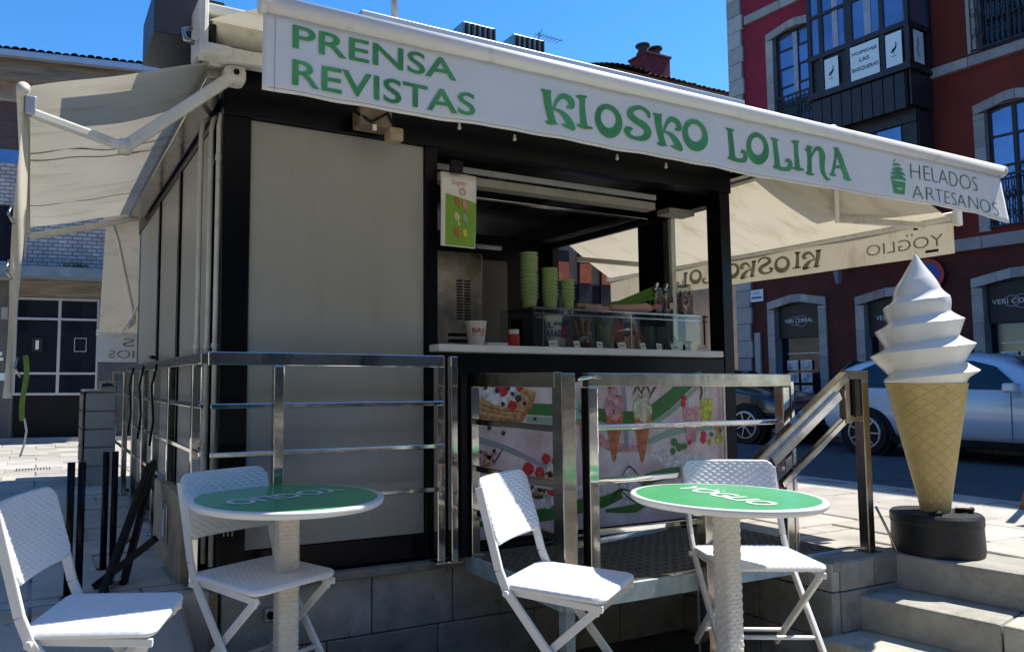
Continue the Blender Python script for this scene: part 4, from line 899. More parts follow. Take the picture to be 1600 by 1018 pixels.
for t_, z0, z1 in (('EL***', 0.135, 0.175), ('PARAISO', 0.08, 0.125)):
    mb = MB(); text_on(mb, t_, tubf, -1.15, 0.85, z0, z1, offset=0.02); mb.build('lettering', M_['bluep'], bs)
cj = thing('waffle_stick_glass', 'dark glass holding brown wafer sticks inside the display case', 'glass', (3.16, 3.86, CZ))
MB().lathe([(0.05, 0.012), (0.06, 0.10)], (3.16, 3.86, CZ), 20).build('body', M_['glassg'], cj, smooth=True)
for k in range(6):
    a = k*1.05; MB().tube([(3.16+0.02*math.cos(a), 3.86+0.02*math.sin(a), CZ+0.02), (3.16+0.055*math.cos(a), 3.86+0.05*math.sin(a), CZ+0.20)], 0.008, 8).build('wafer_stick', M_['pwafd'], cj, smooth=True)
gt = cup('green_tub', 'tall sage green tumbler inside the display case at its middle', 'cup', 3.34, 3.86, 0.045, 0.058, 0.19, mat('sage_cup', (0.12, 0.17, 0.08), 0.5), None)
rd = tag(MB().box(3.44, 3.60, 3.95, 3.99, CZ+0.012, CZ+0.20).build('red_packet', M_['redp'], bevel=0.004), 'dark red packet with EL in white, at the back of the display case', 'packet')
mb = MB(); text_on(mb, 'EL', lambda x, z: (x, 3.948, z), 3.40, 3.46, CZ+0.125, CZ+0.185); rl = mb.build('lettering', M_['lettw'], rd)
pk = tag(MB().box(3.50, 3.60, 3.84, 3.90, CZ+0.012, CZ+0.105).build('pink_packet', M_['pinkp'], bevel=0.004), 'pale pink packet standing before the red packet in the case', 'packet')
for x, l in ((3.74, 'left'), (3.86, 'right')):
    cup('dark_green_bottle', 'dark green bottle in the case, %s one of the pair' % l, 'bottle', x, 3.88, 0.04, 0.042, 0.17, mat('bottle_green_'+l, (0.04, 0.06, 0.03), 0.3), None, 'dark green bottles in the display case')
cup('blue_bowl', 'small blue tub at the right end of the display case', 'tub', 4.05, 3.84, 0.03, 0.045, 0.075, mat('petrol_blue', (0.02, 0.10, 0.18), 0.4))
ht = thing('herb_tuft', 'bushy green herb sprigs inside the right end of the display case', 'herbs', (3.92, 3.84, CZ))
mb = MB()
for k in range(120):
    p = Vector((3.92+random.gauss(0, .05), 3.80+random.gauss(0, .025), CZ+0.02+abs(random.gauss(0, .045)))); d = Vector((random.uniform(-1, 1), random.uniform(-1, 1), random.uniform(0, 1))).normalized()*0.014; e = Vector((random.uniform(-1, 1), random.uniform(-1, 1), random.uniform(-1, 1))).normalized()*0.006
    mb.add([p-d, p+e, p+d, p-e], [(0, 1, 2, 3)])
mb.build('sprigs', M_['leaf'], ht)
mb = MB()
for k in range(70):
    p = Vector((2.79+random.gauss(0, .03), 3.80+random.gauss(0, .02), CZ+0.02+abs(random.gauss(0, .025)))); d = Vector((random.uniform(-1, 1), random.uniform(-1, 1), random.uniform(0, 1))).normalized()*0.014; e = Vector((random.uniform(-1, 1), random.uniform(-1, 1), random.uniform(-1, 1))).normalized()*0.006
    mb.add([p-d, p+e, p+d, p-e], [(0, 1, 2, 3)])
tag(mb.build('mint_sprigs', M_['leaf']), 'low mint sprigs at the left end of the display case', 'herbs')
for x, w, h, m, lab in ((3.03, 0.07, 0.15, 'redp', 'small red packet beside the blue lettered tub in the case'), (3.25, 0.06, 0.12, 'paper', 'small white packet behind the wafer sticks in the case'),
                    (3.70, 0.08, 0.16, 'redp', 'deep red packet right of the pink packet in the case'), (3.44, 0.05, 0.10, 'pinkp', 'narrow pink packet left of the EL packet'),
                    (3.62, 0.05, 0.11, 'bluep', 'small blue carton beside the pink packet in the case')):
    q_ = MB().box(x-w/2, x+w/2, 3.90, 3.945, CZ+0.012, CZ+0.012+h).build('goods_packet', M_[m], bevel=0.003); tag(q_, lab, 'packet', 'packets in the display case')
    MB().box(x-w*0.35, x+w*0.35, 3.8965, 3.899, CZ+0.03, CZ+0.03+h*0.35).build('packet_label', M_['paper'] if m != 'paper' else M_['redp'], q_)
# stacked lime cups on the case
TZ = GZ+0.009
for i, (x, y, n, r) in enumerate(((2.80, 3.93, 13, 0.056), (2.94, 3.90, 9, 0.052), (3.06, 3.87, 6, 0.044))):
    base = thing('lime_cup', 'lime green paper cup lowest in the ' + ['tallest left', 'middle', 'short right'][i] + ' stack on the display case', 'cup', (x, y, TZ), group='stacked lime green cups on the display case')
    o1 = MB().lathe([(r*0.74, 0), (r*0.90, 0.074), (r*1.02, 0.076), (r*1.02, 0.086), (r*0.90, 0.086), (r*0.72, 0.006)], (x, y, TZ), 22).build('body', M_['lime'], base, auto=40)
    for k in range(1, n):
        c = copy_tree(base); c.location = (x+random.uniform(-.0015, .0015), y, TZ+k*0.0235)
        c['label'] = 'lime green paper cup nested in the %s stack, %s' % (['tallest left', 'middle', 'short right'][i], 'at its very top' if k == n-1 else 'between the lowest and topmost')
# leaflets fanned out, box, forearm-like shape built as a made-up pink paper bag
for k, a in enumerate((14, 20)):
    lf_ = MB(Matrix.Translation((3.62+0.02*k, 3.90+0.01*k, 1.875+0.018*k)) @ Matrix.Rotation(R(-a), 4, 'Y') @ Matrix.Rotation(R(55), 4, 'X'))
    lf_.box(-0.17, 0.24, -0.028, 0.028, -0.002, 0.002)
    o = tag(lf_.build('green_leaflet', M_['limed']), ['lower', 'upper'][k] + ' long green leaflet leaning above the display case', 'leaflet', 'green leaflets')
bx = thing('pastry_box', 'open pinkish pastry carton lying on the display case beside the cups', 'carton', (3.24, 3.88, TZ))
MB().box(3.15, 3.38, 3.80, 3.95, TZ, TZ+0.035).build('tray', mat('carton_pink', (0.42, 0.27, 0.22), 0.7, 0, 0.25, 14), bx, bevel=0.004)
MB().box(3.16, 3.37, 3.90, 3.955, TZ+0.036, TZ+0.06).build('flap', mat('carton_print', (0.40, 0.30, 0.26), 0.7, 0, 0.3, 20), bx, bevel=0.004)
bg = thing('forearm_like_bag', 'pink forearm-like shape on the case, made as a rolled paper bag, its closed end by the leaflets', 'paper bag', (3.5, 3.82, TZ))
MB().tube([(3.35, 3.80, TZ+0.028), (3.48, 3.80, TZ+0.03), (3.58, 3.80, TZ+0.036), (3.66, 3.805, TZ+0.042), (3.72, 3.81, TZ+0.04)], [0.024, 0.026, 0.029, 0.036, 0.016], 14).build('bag', mat('pink_paper', (0.50, 0.30, 0.25), 0.7, 0, 0.1, 8), bg, smooth=True)
MB().tube([(3.70, 3.805, TZ+0.04), (3.76, 3.80, TZ+0.055), (3.80, 3.80, TZ+0.05)], [0.012, 0.022, 0.006], 8).build('twist', mat('pink_paper_dark', (0.42, 0.20, 0.18), 0.7, 0, 0.1, 8), bg, smooth=True)
for x, y, lab in ((3.86, 3.90, 'left'), (3.97, 3.92, 'right')):
    j = thing('glass_jar', 'clear lidded glass jar of toppings on the case, %s of two' % lab, 'jar', (x, y, TZ), group='topping jars on the display case')
    MB().lathe([(0.04, 0), (0.046, 0.01), (0.046, 0.14), (0.036, 0.165), (0.036, 0.18)], (x, y, TZ), 24).build('jar_glass', M_['glassg'], j, smooth=True)
    MB().lathe([(0.038, 0.18), (0.038, 0.195), (0.012, 0.20), (0.012, 0.21), (0.018, 0.222), (0.012, 0.236)], (x, y, TZ), 20).build('lid', M_['steel'], j, auto=40)
    MB().lathe([(0.038, 0.004), (0.041, 0.10)], (x, y, TZ), 20).build('toppings', mat('topping_'+lab, (0.03, 0.02, 0.02) if lab == 'left' else (0.30, 0.12, 0.07), 0.6, 0, 0.5, 60), j)
    mb = MB(); 
    for k in range(14):
        a = random.uniform(0, 6.28); mb.lathe([(0.001, -0.01), (0.010, 0), (0.001, 0.01)], (x+0.028*math.cos(a), y+0.028*math.sin(a), TZ+0.10+random.uniform(0, .035)), 7)
    mb.build('berries', M_['pcone'], j, smooth=True)
MB().box(3.945, 3.995, 3.862, 3.868, TZ+0.05, TZ+0.095).build('jar_label', M_['paper'], j)
sj = thing('sweet_jar', 'tall glass jar packed with coloured wrapped sweets at the right end', 'jar', (4.08, 3.86, TZ))
MB().lathe([(0.048, 0), (0.056, 0.01), (0.056, 0.19), (0.046, 0.215)], (4.08, 3.86, TZ), 24).build('jar_glass', M_['glassg'], sj, smooth=True)
MB().lathe([(0.048, 0.215), (0.048, 0.228), (0.012, 0.232), (0.016, 0.255)], (4.08, 3.86, TZ), 20).build('lid', M_['glassg'], sj, auto=40)
for k in range(46):
    a = random.uniform(0, 6.28); rr = random.uniform(0.015, 0.042)
    MB().lathe([(0.002, -0.014), (0.013, -0.004), (0.012, 0.006), (0.002, 0.014)], (4.08+rr*math.cos(a), 3.86+rr*math.sin(a), TZ+0.02+0.155*k/46+random.uniform(0, .01)), 7).build('sweet', [M_['pred'], M_['pinkp'], M_['bluep'], M_['pcream'], M_['redp'], M_['ppink']][k % 6], sj, smooth=True)
tag(MB().box(3.86, 3.93, 3.74, 3.80, 1.54, 1.60).build('small_white_box', M_['paper'], bevel=0.003), 'tiny white carton near the right end of the display case', 'carton')

# ------------------------------------------------------------------ railings
ST = M_['steel']
def rail(parent, p, q, w=0.03, h=0.05, name='rail', m=None): return MB().bar(p, q, w, h).build(name, m or ST, parent, bevel=0.004)
def post(parent, x, y, z0, z1, w=0.05, name='post', m=None, base=True):
    o = MB().box(x-w/2, x+w/2, y-w/2, y+w/2, z0, z1).build(name, m or ST, parent, bevel=0.004)
    if base: MB().box(x-w*0.9, x+w*0.9, y-w*0.9, y+w*0.9, z0, z0+0.008).build('base_plate', m or ST, o)
    return o
FR = thing('front_railing', 'polished steel railing with flat bars in front of the cream panel', 'railing', (0.7, 3.42, 0.4))
rail(FR, (0.685, 3.44, 1.432), (1.90, 3.44, 1.432), 0.02, 0.062)
for z in (1.215, 0.995, 0.775): rail(FR, (0.70, 3.44, z), (1.90, 3.44, z), 0.014, 0.024)
post(FR, 1.01, 3.435, 0.385, 1.40, 0.048); post(FR, 1.885, 3.46, 0.40, 1.46, 0.045); post(FR, 1.955, 3.44, 0.40, 1.46, 0.04)
SR = thing('side_railing', 'long steel railing running back along the left side of the kiosk', 'railing', (0.68, 3.44, 0.4))
rail(SR, (0.672, 3.46, 1.432), (0.66, 7.9, 1.432), 0.03, 0.05, m=M_['steelb'])
for z in (1.215, 0.995, 0.775): rail(SR, (0.672, 3.5, z), (0.66, 7.9, z), 0.016, 0.024)
for y in (3.62, 4.35, 4.95, 5.5, 6.1, 6.8, 7.85): post(SR, 0.668, y, 0.385, 1.41, 0.042)
for y in (4.6, 5.2, 5.8): MB().tube([(0.62, y, 1.43), (0.60, y+0.05, 1.30), (0.62, y+0.1, 1.1), (0.60, y+0.08, 0.95)], 0.008, 6).build('cable', M_['blackmatte'], SR, smooth=True)
DK = thing('access_deck', 'steel tread plate landing with pale blue grey edge in front of the hatch', 'deck', (2.08, 2.7, 0.35))
DX0, DX1, DY0, DY1, DZ = 2.085, 3.96, 2.70, 3.52, 0.415
MB().box(DX0, DX1, DY0, DY1, DZ-0.012, DZ).build('plate', M_['checker'], DK)
# raised tread bars on the plate: one shared diamond
tb = MB(); 
for (dx, dy, a) in ((0, 0, 45), (0.03, 0.03, -45)):
    mm = Matrix.Translation((dx, dy, 0)) @ Matrix.Rotation(R(a), 4, 'Z'); t_ = MB(mm); t_.box(-0.014, 0.014, -0.0035, 0.0035, 0, 0.003); tb.v += [v.copy() for v in t_.v]; tb.f += [tuple(i+len(tb.v)-8 for i in f) for f in t_.f]
allb = MB()
ny = int((DY1-DY0)/0.06); nx = int((DX1-DX0)/0.06)
for i in range(nx):
    for j in range(ny):
        ox, oy = DX0+0.015+i*0.06, DY0+0.015+j*0.06
        allb.add([(v.x+ox, v.y+oy, v.z+DZ) for v in tb.v], tb.f)
allb.build('tread_bars', M_['checker'], DK, kind='stuff')
for a, b in (((DX0, DY0), (DX1, DY0)), ((DX0, DY0), (DX0, DY1)), ((DX1, DY0), (DX1, DY1))):
    MB().bar((a[0], a[1], DZ-0.045), (b[0], b[1], DZ-0.045), 0.035, 0.085).build('edge_beam', M_['galv'], DK, bevel=0.003)
for x in (2.12, 2.97): MB().box(x, x+0.05, DY0+0.03, DY0+0.08, GL, DZ-0.09).build('support_leg', M_['galv'], DK)
MB().tube([(2.5, 3.42, DZ+0.02), (2.6, 3.2, DZ+0.10), (2.62, 3.2, DZ+0.11), (2.64, 3.18, DZ+0.0)], 0.012, 8).build('lifting_bar', M_['steelb'], DK, smooth=True)
DR = thing('deck_railing', 'square steel railing round the landing in front of the photo panel', 'railing', (2.1, 2.73, 0.4))
rail(DR, (2.09, 3.48, 1.335), (2.09, 2.72, 1.335), 0.045, 0.07, m=M_['steelb'])
rail(DR, (2.25, 2.73, 1.335), (3.63, 2.73, 1.335), 0.045, 0.065, m=M_['steelb'])
post(DR, 2.11, 2.71, DZ, 1.365, 0.075, m=M_['steelb']); post(DR, 2.28, 2.74, DZ, 1.30, 0.055); post(DR, 2.20, 2.80, DZ, 1.30, 0.03, m=M_['blackmatte'], base=False)
post(DR, 3.60, 2.745, 0.40, 1.30, 0.055); post(DR, 3.66, 2.74, 0.40, 1.33, 0.03)
post(DR, 2.09, 3.46, DZ, 1.30, 0.05); post(DR, 2.03, 3.47, DZ, 1.36, 0.04, m=M_['blackmatte'])
for z in (1.115, 0.87, 0.64):
    rail(DR, (2.09, 3.45, z), (2.09, 2.74, z), 0.02, 0.03, m=M_['steelb'])
    rail(DR, (2.29, 2.74, z), (3.60, 2.74, z), 0.02, 0.026)
MB().tube([(2.16, 2.69, 1.33), (2.17, 2.66, 1.34), (2.24, 2.68, 1.345), (2.30, 2.69, 1.345)], 0.008, 8).build('gate_latch', ST, DR, smooth=True)
rail(DR, (2.33, 3.0, 0.52), (3.2, 3.1, 0.54), 0.02, 0.03)
SRL = thing('stair_handrail', 'sloping double steel handrail running down beside the stone steps', 'handrail', (4.05, 2.62, 0.4))
HY = 2.65
rail(SRL, (4.17, HY, 1.365), (3.99, HY, 1.365), 0.045, 0.05, m=M_['steelb']); rail(SRL, (4.00, HY, 1.362), (2.90, HY, 0.695), 0.045, 0.05, m=M_['steelb'])
rail(SRL, (4.13, HY, 1.125), (3.98, HY, 1.125), 0.03, 0.035, m=M_['steelb']); rail(SRL, (3.985, HY, 1.122), (3.45, HY, 0.80), 0.03, 0.035)
rail(SRL, (3.9, HY-0.03, 1.255), (3.35, HY-0.03, 0.92), 0.02, 0.05)
post(SRL, 4.13, HY, 0.395, 1.345, 0.055, m=M_['steelb']); MB().box(3.965, 4.005, HY-0.02, HY+0.02, 1.10, 1.345).build('short_post', M_['steelb'], SRL, bevel=0.003)
MB().box(4.035, 4.06, HY-0.015, HY+0.015, 1.13, 1.345).build('short_post', M_['blackmatte'], SRL, bevel=0.003)
post(SRL, 2.90, HY, GL, 0.69, 0.055, m=M_['steelb'])
MB().tube([(4.17, HY-0.03, 0.64), (4.24, HY-0.05, 0.50), (4.30, HY-0.09, 0.30), (4.28, HY-0.10, 0.25), (4.20, HY-0.08, 0.245)], 0.007, 8).build('bent_rod', M_['steelb'], SRL, smooth=True)

# ------------------------------------------------------------------ left side clutter
eb = thing('cable_box', 'tan upright box with a slot handle on the railing behind a chair', 'box', (0.62, 3.75, 0.6))
MB().box(0.615, 0.675, 3.70, 4.55, 0.36, 0.78).build('body', M_['board'], eb, bevel=0.012)
MB().box(0.606, 0.613, 4.02, 4.18, 0.50, 0.70).build('slot_plate', M_['steelb'], eb, bevel=0.003)
MB().box(0.600, 0.605, 4.07, 4.12, 0.53, 0.67).build('slot', M_['lettw'], eb)
ld = thing('folded_trolley', 'black folded trolley frame leaning against the side railing', 'trolley', (0.4, 3.8, 0.4))
for dx, dy in ((0, 0), (0.10, 0.14)):
    MB().bar((0.28+dx, 3.62+dy, 0.38), (0.55+dx*0.4, 4.25+dy, 0.88), 0.03, 0.045).build('frame_rail', M_['blackmatte'], ld, bevel=0.004)
for k in range(4):
    t = k/3; MB().bar((0.29+0.26*t, 3.64+0.6*t, 0.41+0.46*t), (0.38+0.20*t, 3.78+0.6*t, 0.41+0.46*t), 0.02, 0.02).build('rung', M_['steelb'], ld)
MB().bar((0.26, 3.75, 0.40), (0.50, 3.60, 0.62), 0.03, 0.03).build('foot_plate', M_['blackmatte'], ld)
for i, (x, y) in enumerate(((0.165, 3.66), (0.345, 4.15))):
    b_ = thing('black_barrier', 'tall pair of glossy black bars, %s one by the kiosk corner' % ('nearer left' if i == 0 else 'farther right'), 'barrier', (x, y, 0.38), group='black twin bars left of the kiosk')
    for dx in (-0.022, 0.022): MB().tube([(x+dx, y, 0.33 if i else 0.38), (x+dx, y, 0.97)], 0.017, 10).build('bar', M_['black'], b_, smooth=True)
    MB().box(x-0.05, x+0.05, y-0.03, y+0.03, 0.375, 0.388).build('foot', M_['black'], b_)
cb = thing('grey_cabinet', 'pale grey four drawer cabinet with dark slatted side on the plaza', 'cabinet', (0.53, 7.9, 0.38))
for k in range(4): MB().box(0.395, 0.66, 7.60, 7.62, 0.56+k*0.168, 0.56+k*0.168+0.155).build('drawer', M_['cabinet'], cb, bevel=0.004)
MB().box(0.40, 0.655, 7.625, 8.3, 0.38, 1.235).build('body', M_['cabinet'], cb)
MB().box(0.39, 0.665, 7.60, 8.32, 1.24, 1.255).build('top', M_['alu'], cb)
for k in range(4): 
    for z in range(4): MB().box(0.378, 0.398, 7.66+k*0.16, 7.79+k*0.16, 0.56+z*0.168, 0.56+z*0.168+0.15).build('slat', M_['beam'], cb)
MB().box(0.385, 0.40, 7.60, 8.3, 0.38, 1.24).build('side_frame', M_['blackmatte'], cb)
pb = tag(MB().box(0.52, 0.66, 7.64, 7.67, 1.257, 1.34).build('price_board', M_['cabinet'], bevel=0.004), 'small pale board with black scrawl on top of the grey cabinet', 'sign')
mb = MB(); strokes(mb, [(0.54, 1.28, .01), (0.555, 1.31, .02), (0.57, 1.285, .012), (0.585, 1.315, .02), (0.60, 1.29, .012), (0.615, 1.31, .02), (0.64, 1.285, .012)], lambda x, z: (x, 7.637, z)); mb.build('writing', M_['signb'], pb)
# drain grate and manhole
dg = thing('drain_grate', 'long slotted drain grate set in the pale plaza', 'drain', (-0.05, 9.1, PZ+0.012))
MB().box(-0.20, 0.16, 9.0, 9.22, PZ+0.008, PZ+0.016).build('frame', M_['gran'], dg)
for k in range(12): MB().box(-0.185+k*0.029, -0.172+k*0.029, 9.03, 9.19, PZ+0.0165, PZ+0.020).build('slot', M_['blackmatte'], dg)
mh = tag(MB().lathe([(0.17, 0), (0.17, 0.012)], (-0.02, 11.0, PZ+0.008), 24).build('manhole_cover', M_['gran']), 'dark round manhole cover on the plaza near the brick building', 'manhole cover')

# ------------------------------------------------------------------ ice cream statue
IX, IY = 4.475, 2.48
IC = thing('giant_ice_cream', 'giant white soft ice cream cone statue on a black drum base', 'statue', (IX, IY, PZ))
Z0 = PZ+0.012
dr = MB().lathe([(0.212, 0), (0.218, 0.03), (0.214, 0.15), (0.218, 0.175), (0.218, 0.205), (0.207, 0.22), (0.09, 0.222)], (IX, IY, Z0), 48).build('drum_base', M_['drum'], IC, auto=35)
MB().lathe([(0.2185, 0.166), (0.2185, 0.172)], (IX, IY, Z0), 48).build('seam', M_['joint'], dr)
MB().tube([(IX+0.04, IY-0.08, Z0+0.235), (IX+0.10, IY-0.13, Z0+0.24), (IX+0.16, IY-0.10, Z0+0.235)], 0.014, 8).build('grip', M_['blackmatte'], dr, smooth=True)
MB().tube([(IX-0.17, IY-0.06, Z0+0.225), (IX-0.13, IY-0.10, Z0+0.23)], 0.016, 8).build('grip', M_['blackmatte'], dr, smooth=True)
cz0, cz1 = Z0+0.222, 1.318
cn = MB().lathe([(0.070, cz0), (0.080, cz0+0.07), (0.192, cz1-0.012), (0.196, cz1), (0.17, cz1+0.004)], (IX, IY, 0), 64)
LEAN = -0.026   # the cone leans a little to the left
for v in cn.v: v.x += LEAN*(v.z-cz0)*0.896; v.y -= LEAN*(v.z-cz0)*0.443
# object coordinates centred on the axis for the wafer relief
cone = cn.build('wafer_cone', M_['waffle'], IC, auto=50)
fl = MB()
for k in range(26):
    t = k/26; z = cz0+0.05+(cz1-cz0-0.08)*t; r = 0.079+0.118*t-0.003; a = R(-25) + 0.02*math.sin(k*2.1)
    c = Vector((IX+r*math.cos(a)+LEAN*(z-cz0)*0.896, IY+r*math.sin(a)-LEAN*(z-cz0)*0.443, z)); u = Vector((math.cos(a), math.sin(a), 0)); tn = Vector((-math.sin(a), math.cos(a), 0))
    fl.add([c-tn*0.006, c+tn*0.006, c+u*0.013+Vector((0, 0, 0.012)), c+Vector((0, 0, 0.026))], [(0, 1, 2), (1, 3, 2), (3, 0, 2)])
fl.build('seam_flakes', mat('pale_wafer_edge', (0.62, 0.48, 0.25), 0.5), IC)
# the swirl: a helical ridge round a tapering body
def swirl():
    mb = MB(); NT, NZ = 160, 320
    zt0, zt1 = cz1-0.006, 2.045
    turns = 4.6
    vs = []
    for j in range(NZ+1):
        t = j/NZ; z = zt0+(zt1-zt0)*t
        T = [(0,.200),(.08,.250),(.16,.262),(.28,.248),(.4,.225),(.5,.200),(.6,.172),(.7,.130),(.82,.078),(.92,.036),(1.0,.004)]
        for q in range(len(T)-1):
            if T[q][0] <= t <= T[q+1][0]:
                f_ = (t-T[q][0])/(T[q+1][0]-T[q][0]); env = T[q][1]+(T[q+1][1]-T[q][1])*f_; break
        for i in range(NT):
            th = 2*math.pi*i/NT
            ph = ((1-(1-t)**1.0)*turns*(1+0.18*t) - i/NT) % 1.0
            # rising flank slow, falling under-cut quick
            k = ph/0.62 if ph < 0.62 else (1-ph)/0.38
            k = k**1.2
            am = 0.30*(1-t)**0.35*min(1, (t+0.02)/0.07)
            if t > 0.60: am *= max(0.08, (0.84-t)/0.24)
            r = env*(1-am+am*1.0*k)
            ox = 0.012*math.sin(t*3); tipx = 0.015*max(0, t-0.8)/0.2
            lx = LEAN*(z-cz0)
            vs.append((IX+lx*0.896+r*math.cos(th), IY-lx*0.443+r*math.sin(th), z + 0.010*k*(1-t)))
    fs = [(j*NT+i, j*NT+(i+1) % NT, (j+1)*NT+(i+1) % NT, (j+1)*NT+i) for j in range(NZ) for i in range(NT)]
    fs.append(tuple(NZ*NT+i for i in range(NT)))
    mb.add(vs, fs); return mb
sw = swirl().build('soft_ice_swirl', M_['cream_ice'], IC, smooth=True)

# ------------------------------------------------------------------ chairs and tables
def weave(u, v, p=0.0125, q=0.042):
    rw_ = math.floor(v/p); f = v/p-rw_
    return 0.0031*math.sin(math.pi*f)**0.45*(0.62+0.38*math.cos(2*math.pi*(u/q+0.5*rw_)))
def slab(fn, lu, lv, thick, name, m, parent, p=0.0125, q=0.042, res=0.0032, round_=0.05):
    """woven panel: fn(u,v,h) maps the panel plane (metres) and height to space; both faces woven"""
    mb = MB(); nu, nv = int(lu/res), int(lv/res)
    def rr(u, v):        # pull the corners in
        U, V = (u-0.5)*lu, (v-0.5)*lv; ax, av = lu/2-round_, lv/2-round_
        if abs(U) > ax and abs(V) > av:
            dx, dy = abs(U)-ax, abs(V)-av; k = max(dx, dy)/math.hypot(dx, dy) if (dx or dy) else 1
            U = math.copysign(ax+dx*k, U); V = math.copysign(av+dy*k, V)
        return U, V
    def edge(u, v):
        e = min(u*lu, (1-u)*lu, v*lv, (1-v)*lv); return min(1, e/0.008)
    for sgn in (1, -1):
        def f(u, v):
            U, V = rr(u, v); e = edge(u, v)
            return fn(U, V, sgn*(thick/2*math.sqrt(e*(2-e)) + weave(U+0.3, V+0.3, p, q)*e))
        mb.grid(nu, nv, f)
    return mb.build(name, m, parent, smooth=True)
def make_chair():
    t = thing('folding_chair', '', 'chair', (0, 0, 0))
    # seat: x forward
    slab(lambda u, v, h: (u+0.015, v, 0.462+h-0.02*(u+0.2)*0.3), 0.42, 0.44, 0.021, 'seat', M_['white'], t, round_=0.05)
    # back panel, leaning back
    a = R(17); bx_, bz = -0.252, 0.735
    slab(lambda u, v, h: (bx_-v*math.sin(a)+h*math.cos(a)+0.02*(u/0.22)**2, u, bz+v*math.cos(a)+h*math.sin(a)), 0.445, 0.27, 0.018, 'backrest', M_['white'], t, p=0.0135, q=0.042, round_=0.045)
    for s in (-1, 1):
        y = s*0.218
        m = MB(); P = [(-0.268, y, 0.83), (-0.185, y, 0.52), (-0.150, y, 0.44), (0.205, y, 0.012)]
        for i in range(3): m.bar(P[i], P[i+1], 0.016, 0.032, up=(0, 1, 0)) if False else m.bar(P[i], P[i+1], 0.032 if False else 0.018, 0.034)
        m.build('back_leg', M_['whitem'], t, bevel=0.004)
        y2 = s*0.19
        MB().bar((0.205, y2, 0.435), (-0.235, y2, 0.012), 0.016, 0.03).build('front_leg', M_['whitem'], t, bevel=0.004)
        MB().bar((-0.17, s*0.2, 0.443), (0.215, s*0.2, 0.428), 0.014, 0.026).build('seat_rail', M_['whitem'], t, bevel=0.003)
        mm = MB(Matrix.Translation((-0.15, s*0.233, 0.44)) @ Matrix.Rotation(R(90), 4, 'X')); mm.lathe([(0.012, -0.008), (0.012, 0.008)], n=12); mm.build('pivot_bolt', M_['whitem'], t)
        MB().bar((0.17, s*0.19, 0.435), (0.185, s*0.19, 0.395), 0.012, 0.03).build('hinge', M_['whitem'], t, bevel=0.003)
    MB().tube([(0.10, -0.21, 0.14), (0.10, 0.21, 0.14)], 0.009, 10).build('cross_bar', M_['whitem'], t, smooth=True)
    MB().tube([(-0.15, -0.18, 0.095), (-0.15, 0.18, 0.095)], 0.009, 10).build('cross_bar', M_['whitem'], t, smooth=True)
    return t
TZ0 = 0.08
ch0 = make_chair()
spots = [((1.90, 2.45), -58, 'white woven folding chair in the sun, between the two green tables'),
         ((2.92, 2.395), -117, 'white woven folding chair behind the right table with its back to the steps'),
         ((0.85, 3.08), -66, 'white woven folding chair in shade behind the left green table'),
         ((0.225, 2.79), -22, 'white woven folding chair at the left edge facing the left table')]
for i, (p, a, lab) in enumerate(spots):
    o = ch0 if i == 0 else copy_tree(ch0)
    o.location = (p[0], p[1], TZ0); o.rotation_euler = (0, 0, R(a)); o['label'] = lab; o['group'] = 'white folding chairs around the tables'

def make_table():
    t = thing('bistro_table', '', 'table', (0, 0, 0))
    H = 0.772
    MB().lathe([(0.0, H-0.034), (0.33, H-0.034), (0.385, H-0.028), (0.397, H-0.018), (0.400, H-0.006), (0.396, H), (0.372, H+0.0005)], n=72, cap=False).build('table_top', M_['roll'], t, smooth=True)
    MB().lathe([(0.374, H-0.003), (0.374, H+0.0015), (0.0, H+0.0015)], n=72, cap=False).build('top_print', M_['topgreen'], t, auto=30)
    m = MB(); mb = MB(); n, rows, p = 88, 150, 0.0165
    def col(u, v):
        a = 2*math.pi*u; z = 0.03+(H-0.065)*v
        ca, sa = math.cos(a), math.sin(a); r0 = 0.044*(1/(abs(ca)**5+abs(sa)**5)**0.2)   # squared-off round
        rw_ = math.floor(z/p); f = z/p-rw_
        w = 0.0036*math.sin(math.pi*f)**0.45*(0.6+0.4*math.cos(2*math.pi*(u*8+0.5*rw_)))
        return ((r0+w)*ca, (r0+w)*sa, z)
    m.grid(128, 420, col); m.build('woven_column', M_['beigew'], t, smooth=True)
    MB().lathe([(0.24, 0), (0.24, 0.012), (0.20, 0.024), (0.07, 0.034), (0.06, 0.06)], n=40).build('foot', M_['whitem'], t, auto=40)
    MB().box(-0.16, 0.16, -0.02, 0.02, H-0.052, H-0.034).build('top_bracket', M_['whitem'], t)
    MB().box(-0.02, 0.02, -0.16, 0.16, H-0.05, H-0.0345).build('top_bracket', M_['whitem'], t)
    return t
tb0 = make_table(); tb1 = copy_tree(tb0)
